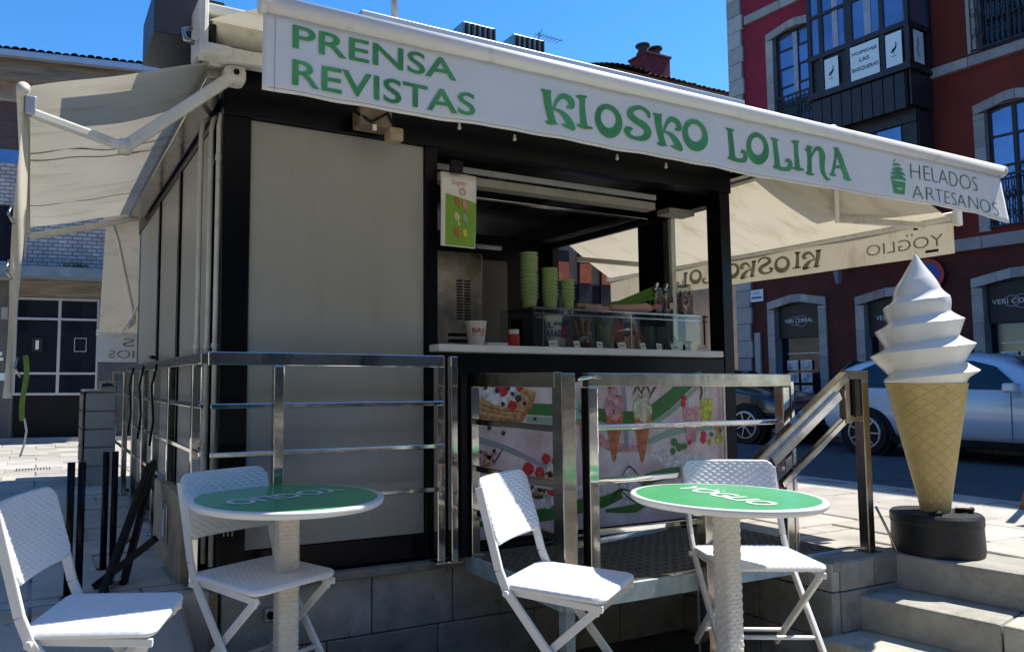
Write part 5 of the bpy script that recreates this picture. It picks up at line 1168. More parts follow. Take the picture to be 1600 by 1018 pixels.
for i, (p, rz, lab, s, sz) in enumerate((((0.94, 3.04), 200, 'round green topped table on the left with white lettering', 1, 1), ((2.585, 2.255), -100, 'round green topped table on the right in full sun', 1, 1))):
    o = tb0 if i == 0 else tb1
    o.location = (p[0], p[1], TZ0); o.scale = (1, 1, 1) if i == 0 else (0.955, 0.955, 1); o['label'] = lab; o['group'] = 'green topped bistro tables'
    mb = MB(); a = R(rz); ca, sa = math.cos(a), math.sin(a); H = 0.772
    def tf(u, v, ca=ca, sa=sa): return (u*ca-v*sa, u*sa+v*ca, H+0.0035)
    text_on(mb, 'YOGLIO', tf, -0.28, 0.28, -0.065, 0.055, offset=0.02)
    strokes(mb, [(-0.150, 0.075, .016), (-0.134, 0.075, .016)], tf); strokes(mb, [(-0.112, 0.075, .016), (-0.096, 0.075, .016)], tf)
    me_o = mb.build('lettering', M_['lettw'], o) if False else None
    me = bpy.data.meshes.new('lettering'); me.from_pydata([tuple(v) for v in mb.v], [], mb.f); me.materials.append(M_['lettw'])
    lo = bpy.data.objects.new('lettering', me); COL.objects.link(lo); lo.parent = o

# ------------------------------------------------------------------ red building
RB = thing('red_building', 'crimson town house with grey stone window surrounds and shop fronts', 'building', (14.5, 12.1, 0), R(-86.9))
def rb(name, m, *b, bevel=0.0, parent=None, label=None): return MB().box(*b).build(name, m, parent or RB, bevel=bevel, label=label)
FLZ = 0.36
BH = 12.45
# wall built round its openings (local: x along the front to the right, y into the building, z up)
op = [ # x0,x1,z0,z1
 (1.12, 2.04, 6.70, 9.12), (0.92, 1.92, 0.36, 3.05), (2.86, 3.9, 0.36, 2.98), (4.9, 6.0, 0.36, 3.1), (5.08, 5.85, 4.0, 6.15), (5.06, 5.9, 7.18, 9.4), (2.3, 3.6, 6.95, 9.9), (2.85, 3.75, 4.3, 6.6), (1.12, 2.04, 3.95, 6.15)]
xs = sorted({-0.0, 14.0} | {v for o_ in op for v in o_[:2]}); zs = sorted({0.3, 3.72, BH} | {v for o_ in op for v in o_[2:]})
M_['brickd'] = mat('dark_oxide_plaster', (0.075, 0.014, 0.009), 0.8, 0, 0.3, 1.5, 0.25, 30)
wmb = {'red': MB(), 'brickr': MB(), 'brickd': MB()}
for i in range(len(xs)-1):
    for j in range(len(zs)-1):
        x0, x1, z0, z1 = xs[i], xs[i+1], zs[j], zs[j+1]; cx, cz = (x0+x1)/2, (z0+z1)/2
        if any(a < cx < b and c < cz < d for a, b, c, d in op): continue
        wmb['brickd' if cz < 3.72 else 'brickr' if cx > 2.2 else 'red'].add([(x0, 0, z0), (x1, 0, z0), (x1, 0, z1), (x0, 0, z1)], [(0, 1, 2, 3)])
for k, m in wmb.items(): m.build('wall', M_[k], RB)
for a, b, c, d in op:    # reveals
    MB().add([(a,0,c),(b,0,c),(b,0.3,c),(a,0.3,c),(a,0,d),(b,0,d),(b,0.3,d),(a,0.3,d)], [(0,1,2,3),(4,5,6,7),(0,3,7,4),(1,2,6,5)]).build('reveal', M_['surr'], RB)
rb('side_wall', M_['red'], -0.05, 0.02, 0.005, 9, 0.3, BH)
rb('rear_wall', M_['brickr'], 0.1, 13.9, 8.9, 9, 0.3, BH); rb('side_wall', M_['brickr'], 13.98, 14.05, 0.005, 9, 0.3, BH)
rb('roof', M_['tile'], -0.5, 14.5, -0.6, 9.5, BH, BH+0.25)
# quoins up the left corner
z = 0.36; k = 0
qm = [boxmesh('quoin_stone', 0.40, 0.10, 0.375, M_['surr'], 0.01), boxmesh('quoin_stone', 0.36, 0.10, 0.375, M_['surr'], 0.01)]
while z < BH-0.4:
    piece(qm[k % 2], 'quoin_stone', RB, ((0.40 if k % 2 == 0 else 0.36)/2-0.02, -0.02, z+0.19)); z += 0.383; k += 1
def cornice(z0, z1, x0, x1, out=0.12):
    x = x0
    while x < x1: rb('cornice_stone', M_['surr'], x+0.003, min(x+0.9, x1)-0.003, -out, 0.02, z0, z1, bevel=0.01); x += 0.9
cornice(3.66, 3.88, 0.45, 12, 0.10); cornice(6.94, 7.12, 4.0, 12, 0.10); cornice(9.62, 9.82, 0.45, 2.2, 0.08); cornice(9.62, 9.82, 4.4, 12, 0.08); cornice(12.0, 12.2, 0.45, 12, 0.1)
def surround(x0, x1, z0, z1, w=0.17, arch=0.12, out=0.045):
    # jamb stones
    for side in (0, 1):
        z = z0
        while z < z1-0.05:
            h = min(0.5, z1-z)
            a, b = (x0-w, x0) if side == 0 else (x1, x1+w)
            rb('surround_stone', M_['surr'], a, b, -out, 0.03, z+0.002, z+h-0.002, bevel=0.006); z += h
    n = 5; W = x1-x0
    for i in range(n):
        u0, u1 = i/n, (i+1)/n
        if i == 0: A = x0-w
        else: A = x0+W*u0
        B = x1+w if i == n-1 else x0+W*u1
        f = lambda u: arch*(1-(2*u-1)**2)
        mb = MB(); q = [(A, z1+(f(u0) if i else 0)-arch*0.0), (B, z1+(f(u1) if i < n-1 else 0)), (B, z1+(f(u1) if i < n-1 else 0)+w), (A, z1+(f(u0) if i else 0)+w)]
        q = [(A+0.002, q[0][1]), (B-0.002, q[1][1]), (B-0.002, q[2][1]), (A+0.002, q[3][1])]
        mb.prism(q, lambda u, v, t: (u, t, v), -out, 0.03); mb.build('surround_stone', M_['surr'], RB, bevel=0.005)
def window(x0, x1, z0, z1, rows, cols=2, arch=0.0, glass='winglass', y=0.12, cur=False, fr_=0.05):
    w = MB(); w.box(x0, x0+fr_, y-0.03, y+0.03, z0, z1).box(x1-fr_, x1, y-0.03, y+0.03, z0, z1).box(x0+fr_, x1-fr_, y-0.03, y+0.03, z0, z0+fr_).box(x0+fr_, x1-fr_, y-0.03, y+0.03, z1-fr_, z1)
    win = w.build('window', M_['dwood'], RB)
    for i in range(1, cols):
        x = x0+(x1-x0)*i/cols; MB().box(x-fr_*0.6, x+fr_*0.6, y-0.034, y+0.02, z0+fr_, z1-fr_).build('mullion', M_['dwood'], win)
    for j in range(1, rows):
        z = z0+(z1-z0)*j/rows; MB().box(x0+fr_, x1-fr_, y-0.032, y+0.018, z-0.018, z+0.018).build('glazing_bar', M_['dwood'], win)
    for i in range(cols):
        for j in range(rows):
            a, b = x0+(x1-x0)*i/cols, x0+(x1-x0)*(i+1)/cols; c, d = z0+(z1-z0)*j/rows, z0+(z1-z0)*(j+1)/rows
            ti = random.uniform(-0.006, 0.006); tj = random.uniform(-0.01, 0.01)
            MB().add([(a+.01, y+ti, c+.01), (b-.01, y-ti, c+.01), (b-.01, y-ti+tj, d-.01), (a+.01, y+ti+tj, d-.01)], [(0, 1, 2, 3)]).build('pane', M_[glass], win)
    if cur: MB().box((x0+x1)/2-0.05, (x0+x1)/2+0.05, y-0.045, y-0.036, z0+0.1, z1-0.1).build('pale_bar', M_['curtain'], win)
    return win
def balcony(x0, x1, z0, z1, y=-0.03, n=9, d=0.0):
    b = MB().box(x0, x1, y-0.02, y+0.02, z1-0.035, z1).build('balcony_rail', M_['dwood'], RB)
    MB().box(x0, x1, y-0.02, y+0.02, z0, z0+0.03).build('bottom_rail', M_['dwood'], b)
    for i in range(n+1):
        x = x0+0.02+(x1-x0-0.04)*i/n; MB().box(x-0.009, x+0.009, y-0.009, y+0.009, z0+0.03, z1-0.035).build('baluster', M_['dwood'], b)
    mb = MB()
    for i in range(n):
        xa = x0+0.02+(x1-x0-0.04)*(i+0.5)/n; h = (z1-z0)
        for zz, s in ((z0+h*0.3, 1), (z0+h*0.66, -1)):
            pts = [(xa+s*0.03*math.sin(a*1.3)*1.0, y, zz+0.09*math.cos(a)) for a in [q*0.6 for q in range(9)]]; mb.tube(pts, 0.007, 5)
    mb.build('scrollwork', M_['dwood'], b, kind='stuff')
surround(1.12, 2.04, 6.55, 9.0); window(1.12, 2.04, 7.45, 9.12, 4, 2, cur=True); window(1.12, 2.04, 6.70, 7.45, 1, 2, glass='darkglass'); balcony(1.14, 2.02, 6.65, 7.62)
rb('sill_stone', M_['surr'], 0.95, 2.2, -0.2, 0.02, 6.45, 6.56, bevel=0.01)
surround(1.12, 2.04, 3.95, 6.15); window(1.12, 2.04, 3.95, 6.15, 4, 2); balcony(1.14, 2.02, 3.95, 4.9)
surround(5.08, 5.85, 3.95, 6.05); window(5.08, 5.85, 4.0, 6.15, 4, 2); balcony(5.06, 5.87, 4.0, 4.9)
surround(5.06, 5.9, 7.18, 9.3); window(5.06, 5.9, 7.2, 9.4, 4, 2, glass='darkglass'); balcony(4.98, 5.98, 7.16, 8.2, y=-0.14, n=12)
# shop fronts
def shop(x0, x1, z1, logo_x0, logo_x1, lz):
    surround(x0, x1, 0.36, z1-0.12, arch=0.13)
    s = rb('shop_front', M_['darkglass'], x0, x1, 0.20, 0.24, 0.36, z1+0.05)
    rb('sign_board', M_['signb'], x0+0.02, x1-0.02, 0.10, 0.14, z1-0.75, z1+0.0, parent=s)
    mb = MB(); text_on(mb, 'VERI CORRAL', lambda x, z: (x, 0.093, z), logo_x0, logo_x1, lz, lz+0.085); mb.build('sign_lettering', M_['lettw'], s)
    mb = MB(); cx = (logo_x0+logo_x1)/2
    ring(mb, (cx-0.09, lz+0.04), (0.12, 0.10), (0.108, 0.088), (cx-0.09, lz+0.04), lambda x, z: (x, 0.09, z), 28); ring(mb, (cx+0.06, lz+0.03), (0.14, 0.12), (0.128, 0.108), (cx+0.06, lz+0.03), lambda x, z: (x, 0.088, z), 28)
    mb.build('sign_emblem', M_['pgrey'], s)
    MB().box(x0+0.16, x1-0.04, 0.15, 0.16, z1-1.10, z1-1.085).build('display_wire', M_['alu'], s)
    n = max(2, int((x1-x0-0.1)/0.30))
    for i in range(n):
        for j in range(6):
            xa = x0+0.14+i*0.31; za = z1-1.45-j*0.27
            if za < 0.6 or xa+0.24 > x1: continue
            f = MB().box(xa, min(xa+0.25, x1-0.03), 0.155, 0.165, za, za+0.21).build('advert_frame', M_['alu'], s)
            MB().box(xa+0.015, min(xa+0.235, x1-0.045), 0.150, 0.154, za+0.015, za+0.195).build('advert_photo', M_['photo'], f)
    return s
shop(0.92, 1.92, 3.05, 1.08, 1.72, 2.62); shop(2.86, 3.9, 2.98, 3.02, 3.70, 2.55); shop(4.9, 6.0, 3.1, 4.98, 5.75, 2.68); shop(7.2, 8.3, 3.1, 7.3, 8.1, 2.68)
rb('doorway', M_['blackmatte'], -0.001, 0.30, -0.028, -0.022, 0.36, 2.9) if False else None
# pilasters at the ground floor
rb('pilaster', M_['surr'], 0.42, 0.56, -0.06, 0.02, 0.36, 2.45, bevel=0.01)
# glazed timber gallery bay
GY = -0.8
gl = rb('gallery', M_['dwood'], 2.44, 4.22, GY+0.04, -0.01, 6.35, 6.98)
rb('gallery_floor', M_['dwood'], 2.38, 4.34, GY-0.06, -0.005, 6.99, 7.06, parent=gl)
for k in range(9): rb('skirt_board', M_['dwood'], 2.46+k*0.195, 2.64+k*0.195, GY+0.0, GY+0.035, 6.30, 6.97, parent=gl, bevel=0.006)
for z0, z1 in ((7.06, 7.14), (7.80, 7.90), (9.55, 9.7)): rb('gallery_rail', M_['dwood'], 2.40, 4.32, GY-0.03, GY+0.05, z0, z1, parent=gl); rb('gallery_rail', M_['dwood'], 4.24, 4.32, GY+0.055, -0.005, z0, z1, parent=gl); rb('gallery_rail', M_['dwood'], 2.40, 2.48, GY+0.055, -0.005, z0, z1, parent=gl)
for x in (2.42, 2.66, 3.17, 3.24, 3.82, 4.25): rb('gallery_post', M_['dwood'], x-0.005, x+0.07, GY-0.02, GY+0.06, 7.06, 9.55, parent=gl)
rb('gallery_post', M_['dwood'], 4.25, 4.32, -0.1, -0.02, 7.06, 9.55, parent=gl)
rb('gallery_roof', M_['dwood'], 2.34, 4.4, GY-0.1, -0.005, 9.7, 9.8, parent=gl)
for x0, x1 in ((2.49, 2.65), (2.73, 3.16), (3.31, 3.81), (3.89, 4.24)):
    rb('pane', M_['winglass'], x0, x1, GY+0.015, GY+0.02, 7.90, 8.66, parent=gl); rb('pane', M_['winglass'], x0, x1, GY+0.01, GY+0.018, 8.72, 9.55, parent=gl); rb('gallery_rail', M_['dwood'], x0, x1, GY-0.02, GY+0.04, 8.66, 8.72, parent=gl)
    rb('curtain', M_['curtain'], x0+(x1-x0)*0.45, x0+(x1-x0)*0.7, GY+0.004, GY+0.008, 7.92, 9.5, parent=gl) if x0 > 2.7 and x0 < 3.8 else None
rb('pane', M_['winglass'], 4.285, 4.29, GY+0.06, -0.1, 7.90, 9.55, parent=gl)
rb('side_boards', M_['dwood'], 4.26, 4.29, GY+0.04, -0.01, 6.35, 7.06, parent=gl)
rb('lower_panel', M_['dwood'], 2.45, 4.28, GY+0.03, GY+0.04, 7.14, 7.80, parent=gl)
def gsign(x0, x1, z0, z1, name='gallery_sign'):
    return rb(name, M_['signw'], x0, x1, GY-0.035, GY-0.028, z0, z1, parent=gl)
def gb(x, z): return (x, GY-0.040, z)
s1 = gsign(2.76, 3.03, 7.12, 7.72); s2 = gsign(3.27, 3.80, 7.10, 7.76); s3 = gsign(3.92, 4.20, 7.12, 7.74)
def bird(cx, cz):
    mb = MB(); strokes(mb, [(cx-0.05, cz-0.05, .012), (cx-0.01, cz-0.01, .05), (cx+0.03, cz+0.03, .035), (cx+0.045, cz+0.10, .014), (cx+0.03, cz+0.13, .02)], gb); strokes(mb, [(cx, cz-0.02, .006), (cx+0.005, cz-0.10, .006)], gb); strokes(mb, [(cx-0.04, cz-0.12, .012), (cx+0.04, cz-0.12, .012)], gb)
    mb.build('bird_emblem', M_['signb'], gl)
bird(2.89, 7.42); bird(4.06, 7.42)
for t_, x0, x1, z0, z1 in (('HOSPEDAJE', 3.31, 3.77, 7.56, 7.64), ('LAS', 3.44, 3.62, 7.42, 7.50), ('BARQUERAS', 3.30, 3.78, 7.24, 7.33)):
    mb = MB(); text_on(mb, t_, gb, x0, x1, z0, z1, offset=0.012); mb.build('sign_lettering', M_['signb'], gl)
rb('gallery_sign', M_['signw'], 4.325, 4.33, GY+0.12, -0.35, 7.14, 7.74, parent=gl)
mb = MB(); strokes(mb, [(GY+0.24, 7.62, .02), (GY+0.26, 7.5, .03), (GY+0.23, 7.4, .02), (GY+0.27, 7.25, .03)], lambda y, z: (4.335, y, z)); mb.build('sign_lettering', M_['signb'], gl)
# first-floor bay below
g2 = rb('lower_gallery', M_['dwood'], 2.62, 4.24, -0.55, -0.01, 3.9, 6.34)
for x0, x1 in ((2.75, 3.02), (3.10, 3.42), (3.56, 3.98)):
    for z0, z1 in ((5.62, 6.05), (5.05, 5.55), (4.4, 4.98)): rb('pane', M_['winglass'], x0, x1, -0.575, -0.57, z0, z1, parent=g2)
for z0, z1 in ((6.08, 6.16), (5.56, 5.61), (4.99, 5.04)): rb('gallery_rail', M_['dwood'], 2.62, 4.26, -0.60, -0.552, z0, z1, parent=g2)
for k in range(5): rb('side_board', M_['dwood'], 4.245, 4.265, -0.52+k*0.1, -0.435+k*0.1, 3.95, 6.3, parent=g2, bevel=0.006)

# signs on the red building
sp = thing('street_name_plate', 'small pale blue street name plate on the red wall left of the shop', 'sign', (14.5, 12.1, 0), R(-86.9))
MB().box(0.34, 0.67, -0.04, -0.03, 3.15, 3.42).build('plate', M_['signw'], sp)
mb = MB(); text_on(mb, 'CALLE', lambda x, z: (x, -0.043, z), 0.42, 0.58, 3.32, 3.37); poly(mb, [(0.38, 3.22), (0.63, 3.22), (0.63, 3.26), (0.38, 3.26)], lambda x, z: (x, -0.0435, z)); mb.build('lettering', M_['bluep'], sp)
ns = thing('no_parking_sign', 'round blue and red no parking sign behind the ice cream tip', 'road sign', (14.5, 12.1, 0), R(-86.9))
mb = MB(Matrix.Translation((4.05, -0.1, 3.30)) @ Matrix.Rotation(R(90), 4, 'X')); mb.lathe([(0.30, -0.01), (0.30, 0.01)], n=40); mb.build('red_disc', M_['redn'], ns)
mb = MB(Matrix.Translation((4.05, -0.114, 3.30)) @ Matrix.Rotation(R(90), 4, 'X')); mb.lathe([(0.235, -0.001), (0.235, 0.001)], n=40); mb.build('blue_disc', M_['bluen'], ns)
mb = MB(); strokes(mb, [(3.89, 3.46, .05), (4.21, 3.14, .05)], lambda x, z: (x, -0.119, z)); mb.build('red_bar', M_['redn'], ns)
MB().bar((4.05, -0.09, 3.3), (4.05, 0.0, 3.3), 0.04, 0.04).build('bracket', M_['steelb'], ns)
lm = thing('wall_lantern', 'dark wall lantern on the red building beside the shop window', 'lamp', (14.5, 12.1, 0), R(-86.9))
MB().bar((2.56, 0, 3.62), (2.56, -0.35, 3.62), 0.03, 0.03).build('arm', M_['dwood'], lm)
MB().lathe([(0.05, -0.30), (0.09, -0.05), (0.02, 0.0)], (2.56, -0.35, 3.60), 6).build('lantern', mat('lantern_glass', (0.10, 0.13, 0.18), 0.2), lm)
fp = thing('balcony_plant', 'spiky green plant hanging at the right edge of the red building', 'plant', (14.5, 12.1, 0), R(-86.9))
mb = MB()
for k in range(46):
    a = random.uniform(0, 6.28); L_ = random.uniform(0.25, 0.5); c0 = Vector((5.98, -0.5, 4.95)); d = Vector((math.cos(a), math.sin(a)*0.7, 0)); w = Vector((-math.sin(a), math.cos(a), 0))*0.018; pts = []
    for s in range(6): t = s/5; pts.append(c0+d*L_*t+Vector((0, 0, 0.32*t-0.55*t*t)))
    vs = [];
    for s, p in enumerate(pts): q = w*(1-(s/5)**2); vs += [p-q, p+q]
    mb.add(vs, [(2*s, 2*s+1, 2*s+3, 2*s+2) for s in range(5)])
mb.build('fronds', M_['leaf'], fp)
MB().lathe([(0.10, -0.22), (0.15, 0.0)], (5.98, -0.5, 4.93), 16).build('pot', M_['tile'], fp)
MB().bar((5.98, -0.5, 4.70), (5.98, 0.0, 4.70), 0.05, 0.03).build('bracket', M_['dwood'], fp)

# ------------------------------------------------------------------ brick building on the left
LB = thing('brick_building', 'pale glazed brick building with tiled eaves behind the left awning', 'building', (-0.6, 13.8, 0), R(-9.9))
def lb(name, m, *b, bevel=0.0, parent=None): return MB().box(*b).build(name, m, parent or LB, bevel=bevel)
lop = [(0.20, 1.50, 1.10, 2.72), (-0.9, 0.22, 4.30, 4.95), (1.05, 1.42, 3.90, 4.35), (-1.6, 0.10, 5.05, 6.05)]
lop = [(0.20, 1.50, 0.36, 2.72), (-0.9, 0.20, 3.30, 4.25), (0.72, 1.02, 4.06, 4.18), (-0.9, 0.20, 4.95, 6.0)]
xs = sorted({-8, 4.8} | {v for o_ in lop for v in o_[:2]}); zs = sorted({0.3, 3.0, 6.30} | {v for o_ in lop for v in o_[2:]})
up, lo_ = MB(), MB()
for i in range(len(xs)-1):
    for j in range(len(zs)-1):
        x0, x1, z0, z1 = xs[i], xs[i+1], zs[j], zs[j+1]; cx, cz = (x0+x1)/2, (z0+z1)/2
        if any(a < cx < b and c < cz < d for a, b, c, d in lop): continue
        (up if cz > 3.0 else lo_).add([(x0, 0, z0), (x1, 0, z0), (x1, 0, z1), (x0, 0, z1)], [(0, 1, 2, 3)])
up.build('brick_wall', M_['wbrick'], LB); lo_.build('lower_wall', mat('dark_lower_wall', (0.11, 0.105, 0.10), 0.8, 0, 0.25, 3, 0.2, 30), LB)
for a, b, c, d in lop: MB().add([(a,0,c),(b,0,c),(b,0.25,c),(a,0.25,c),(a,0,d),(b,0,d),(b,0.25,d),(a,0.25,d)], [(0,1,2,3),(4,5,6,7),(0,3,7,4),(1,2,6,5)]).build('reveal', M_['surr'], LB)
lb('side_wall', M_['wbrick'], 4.78, 4.85, 0.005, 7, 0.3, 6.3)
lb('rear_wall', M_['wbrick'], -8, 4.7, 6.9, 7, 0.3, 6.3)
lb('eaves_beam', M_['beam'], -8, 4.95, -0.28, 0.0, 6.28, 6.60)
for z in (6.05,): lb('render_band', mat('cream_render', (0.30, 0.25, 0.2), 0.8, 0, 0.25, 4), -8, 4.8, -0.03, -0.004, 6.02, 6.28)
lb('gutter', M_['alu'], -8, 5.0, -0.46, -0.34, 6.58, 6.68)
rmb = MB(); rmb.add([(-8, -0.42, 6.66), (5.0, -0.42, 6.66), (5.0, 3.5, 7.6), (-8, 3.5, 7.6), (5.0, 7.2, 6.6), (-8, 7.2, 6.6)], [(0, 1, 2, 3), (3, 2, 4, 5)]); rmb.build('roof', M_['tiled'], LB)
tl = MB(); tl.grid(8, 1, lambda u, v: (0.062*math.cos(math.pi*u), -0.02+0.42*v, 0.045*math.sin(math.pi*u)+0.1*v)); tlm = tl.mesh('roof_tile', smooth=True); tlm.materials.append(M_['tiled'])
for r_ in range(3):
    for k in range(70):
        x = -4.2+k*0.125
        piece(tlm, 'roof_tile', LB, (x, -0.47+r_*0.38, 6.675+r_*0.095+random.uniform(-.012, .012)), rz=R(random.uniform(-2, 2)))
# upstairs: window with blind, blue window, canopy slab
lb('blind', mat('brown_blind', (0.10, 0.07, 0.07), 0.8, 0, 0.3, 8, streak=(1, 1, 8)), -0.9, 0.20, 0.08, 0.10, 5.2, 6.0)
lb('upper_pane', M_['winglass'], -0.9, 0.20, 0.10, 0.12, 4.95, 5.2)
lb('upper_pane', M_['darkglass'], -0.9, 0.20, 0.10, 0.12, 3.30, 4.25)
lb('vent_opening', M_['blackmatte'], 0.72, 1.02, 0.05, 0.06, 4.06, 4.18)
cnp = lb('canopy_slab', mat('blue_grey_render', (0.16, 0.22, 0.28), 0.8, 0, 0.25, 4), -3.0, 1.75, -0.55, 0.0, 3.02, 3.17)
mb = MB()
for k in range(60):
    p = Vector((1.15+random.gauss(0, .12), -0.42+random.gauss(0, .04), 3.17)); d = Vector((random.uniform(-.06, .06), random.uniform(-.04, .04), random.uniform(0.04, 0.14))); mb.add([p, p+Vector((0.02, 0, 0)), p+d], [(0, 1, 2)])
mb.build('weeds', M_['leaf'], cnp, kind='stuff')
lb('lintel', M_['beam'], 0.12, 1.62, -0.03, 0.0, 2.74, 3.0)
# glazed entrance
ge = lb('entrance_glazing', M_['darkglass'], 0.24, 1.47, 0.10, 0.12, 1.17, 2.70)
lb('kick_panel', M_['blackmatte'], 0.24, 1.47, 0.10, 0.12, 0.36, 1.12)
for x in (0.20, 0.86, 1.46): lb('glazing_frame', M_['alu'], x, x+0.045, 0.06, 0.10, 1.12, 2.72, parent=ge)
for z in (1.12, 1.46, 2.36, 2.69): lb('glazing_frame', M_['alu'], 0.20, 1.50, 0.055, 0.095, z, z+0.035, parent=ge)
pn1 = lb('number_plate', M_['signb'], 0.48, 0.64, 0.05, 0.054, 1.83, 2.06, parent=ge)
mb = MB(); text_on(mb, '1', lambda x, z: (x, 0.046, z), 0.535, 0.585, 1.87, 2.02, offset=0.03); mb.build('house_number', M_['lettw'], ge)
fr_ = MB(); fr_.box(1.12, 1.31, 0.05, 0.056, 2.06, 2.07).box(1.12, 1.31, 0.05, 0.056, 1.84, 1.85).box(1.12, 1.13, 0.05, 0.056, 1.85, 2.06).box(1.30, 1.31, 0.05, 0.056, 1.85, 2.06); fr_.build('notice_frame', M_['alu'], ge)
lb('pier', mat('dark_stone_pier', (0.05, 0.06, 0.07), 0.6, 0, 0.3, 6), 1.56, 2.6, -0.06, -0.005, 0.36, 3.0)
lb('step', M_['surr'], -3, 4.7, -0.25, -0.005, 0.34, 0.44)
sg = thing('wall_notices', 'small white and blue notices beside the glazed entrance at far left', 'notice', (-0.6, 13.8, 0), R(-9.9))
for i, (x0, z0, w, h, m) in enumerate(((-0.06, 1.68, 0.14, 0.05, 'lettw'), (-0.04, 1.76, 0.10, 0.06, 'lettw'), (-0.1, 1.36, 0.22, 0.12, 'signw'), (0.02, 2.35, 0.10, 0.2, 'pgrey'))): MB().box(x0, x0+w, -0.02, -0.012, z0, z0+h).build('notice', M_[m], sg)

# ------------------------------------------------------------------ building behind with tiled roof and chimney
BB = thing('tiled_house', 'ochre house with clay tile roof seen behind the kiosk roof', 'house', (12, 18, 0))
def bb(name, m, *b, parent=None): return MB().box(*b).build(name, m, parent or BB)
bb('wall', mat('ochre_plaster', (0.28, 0.22, 0.15), 0.85, 0, 0.2, 2), 12.2, 24, 18, 26, 0.3, 11.15)
MB().add([(15.6, 17.6, 11.2), (26, 17.6, 11.2), (26, 21.8, 12.6), (15.6, 21.8, 12.6)], [(0, 1, 2, 3)]).build('roof', M_['tile'], BB)
MB().add([(12.2, 18.1, 10.9), (15.6, 17.7, 11.05), (17.2, 17.7, 11.6), (17.2, 20, 11.9), (12.2, 20, 10.9)], [(0, 1, 2, 3, 4)]).build('roof', M_['tiled'], BB)
tg = MB(); tg.grid(8, 1, lambda u, v: (0.11*math.cos(math.pi*u), 0.8*v, 0.08*math.sin(math.pi*u)+0.267*v)); tgm = tg.mesh('roof_tile', smooth=True); tgm.materials.append(M_['tile'])
for r_ in range(2):
    for k in range(36): piece(tgm, 'roof_tile', BB, (17.4+k*0.23, 17.5+r_*0.8, 11.18+r_*0.267+random.uniform(-.015, .015)))
tgm2 = tgm.copy(); tgm2.materials[0] = M_['tiled']
for k in range(11): piece(tgm2, 'roof_tile', BB, (15.2+k*0.21, 17.6, 11.15+0.10*math.sin(k/10*3.1)+0.012*k))
chm = bb('chimney', M_['chimney'], 17.92, 18.98, 18.3, 19.1, 11.3, 12.35)
bb('chimney_cap', M_['chimney'], 17.88, 19.02, 18.25, 19.15, 12.35, 12.42, parent=chm)
for x in (18.15, 18.72):
    p_ = MB().lathe([(0.22, 0), (0.22, 0.12), (0.16, 0.14), (0.16, 0.34), (0.24, 0.36), (0.24, 0.42)], (x, 18.7, 12.42), 16).build('chimney_pot', M_['tiled'], chm, auto=40)
bb('ridge_beam', M_['tiled'], 15.4, 18.6, 17.5, 17.62, 10.95, 11.02)
for k in range(5):
    w = bb('window', M_['dwood'], 13.75+k*0.85, 14.25+k*0.85, 17.93, 17.99, 3.2, 5.3)
    bb('roller_blind', M_['orange'], 13.78+k*0.85, 14.22+k*0.85, 17.90, 17.925, 4.35, 4.95, parent=w)
bb('shop_opening', M_['blackmatte'], 12.4, 19, 17.95, 17.99, 0.4, 4.3)
an = thing('tv_antenna', 'thin television aerial on a mast above the kiosk roof', 'antenna', (14.08, 19.5, 11))
MB().tube([(14.4, 19.5, 10.8), (14.4, 19.5, 12.85)], 0.02, 6).build('mast', M_['steelb'], an)
MB().bar((14.2, 19.5, 12.75), (15.3, 19.4, 12.68), 0.02, 0.02).build('boom', M_['steelb'], an)
for k in range(7): MB().bar((14.35+k*0.14, 19.3, 12.74-k*0.01), (14.35+k*0.14, 19.7, 12.74-k*0.01), 0.015, 0.015).build('element', M_['steelb'], an)
MB().bar((14.35, 19.5, 12.5), (14.55, 19.5, 13.0), 0.02, 0.02).build('reflector', M_['steelb'], an)

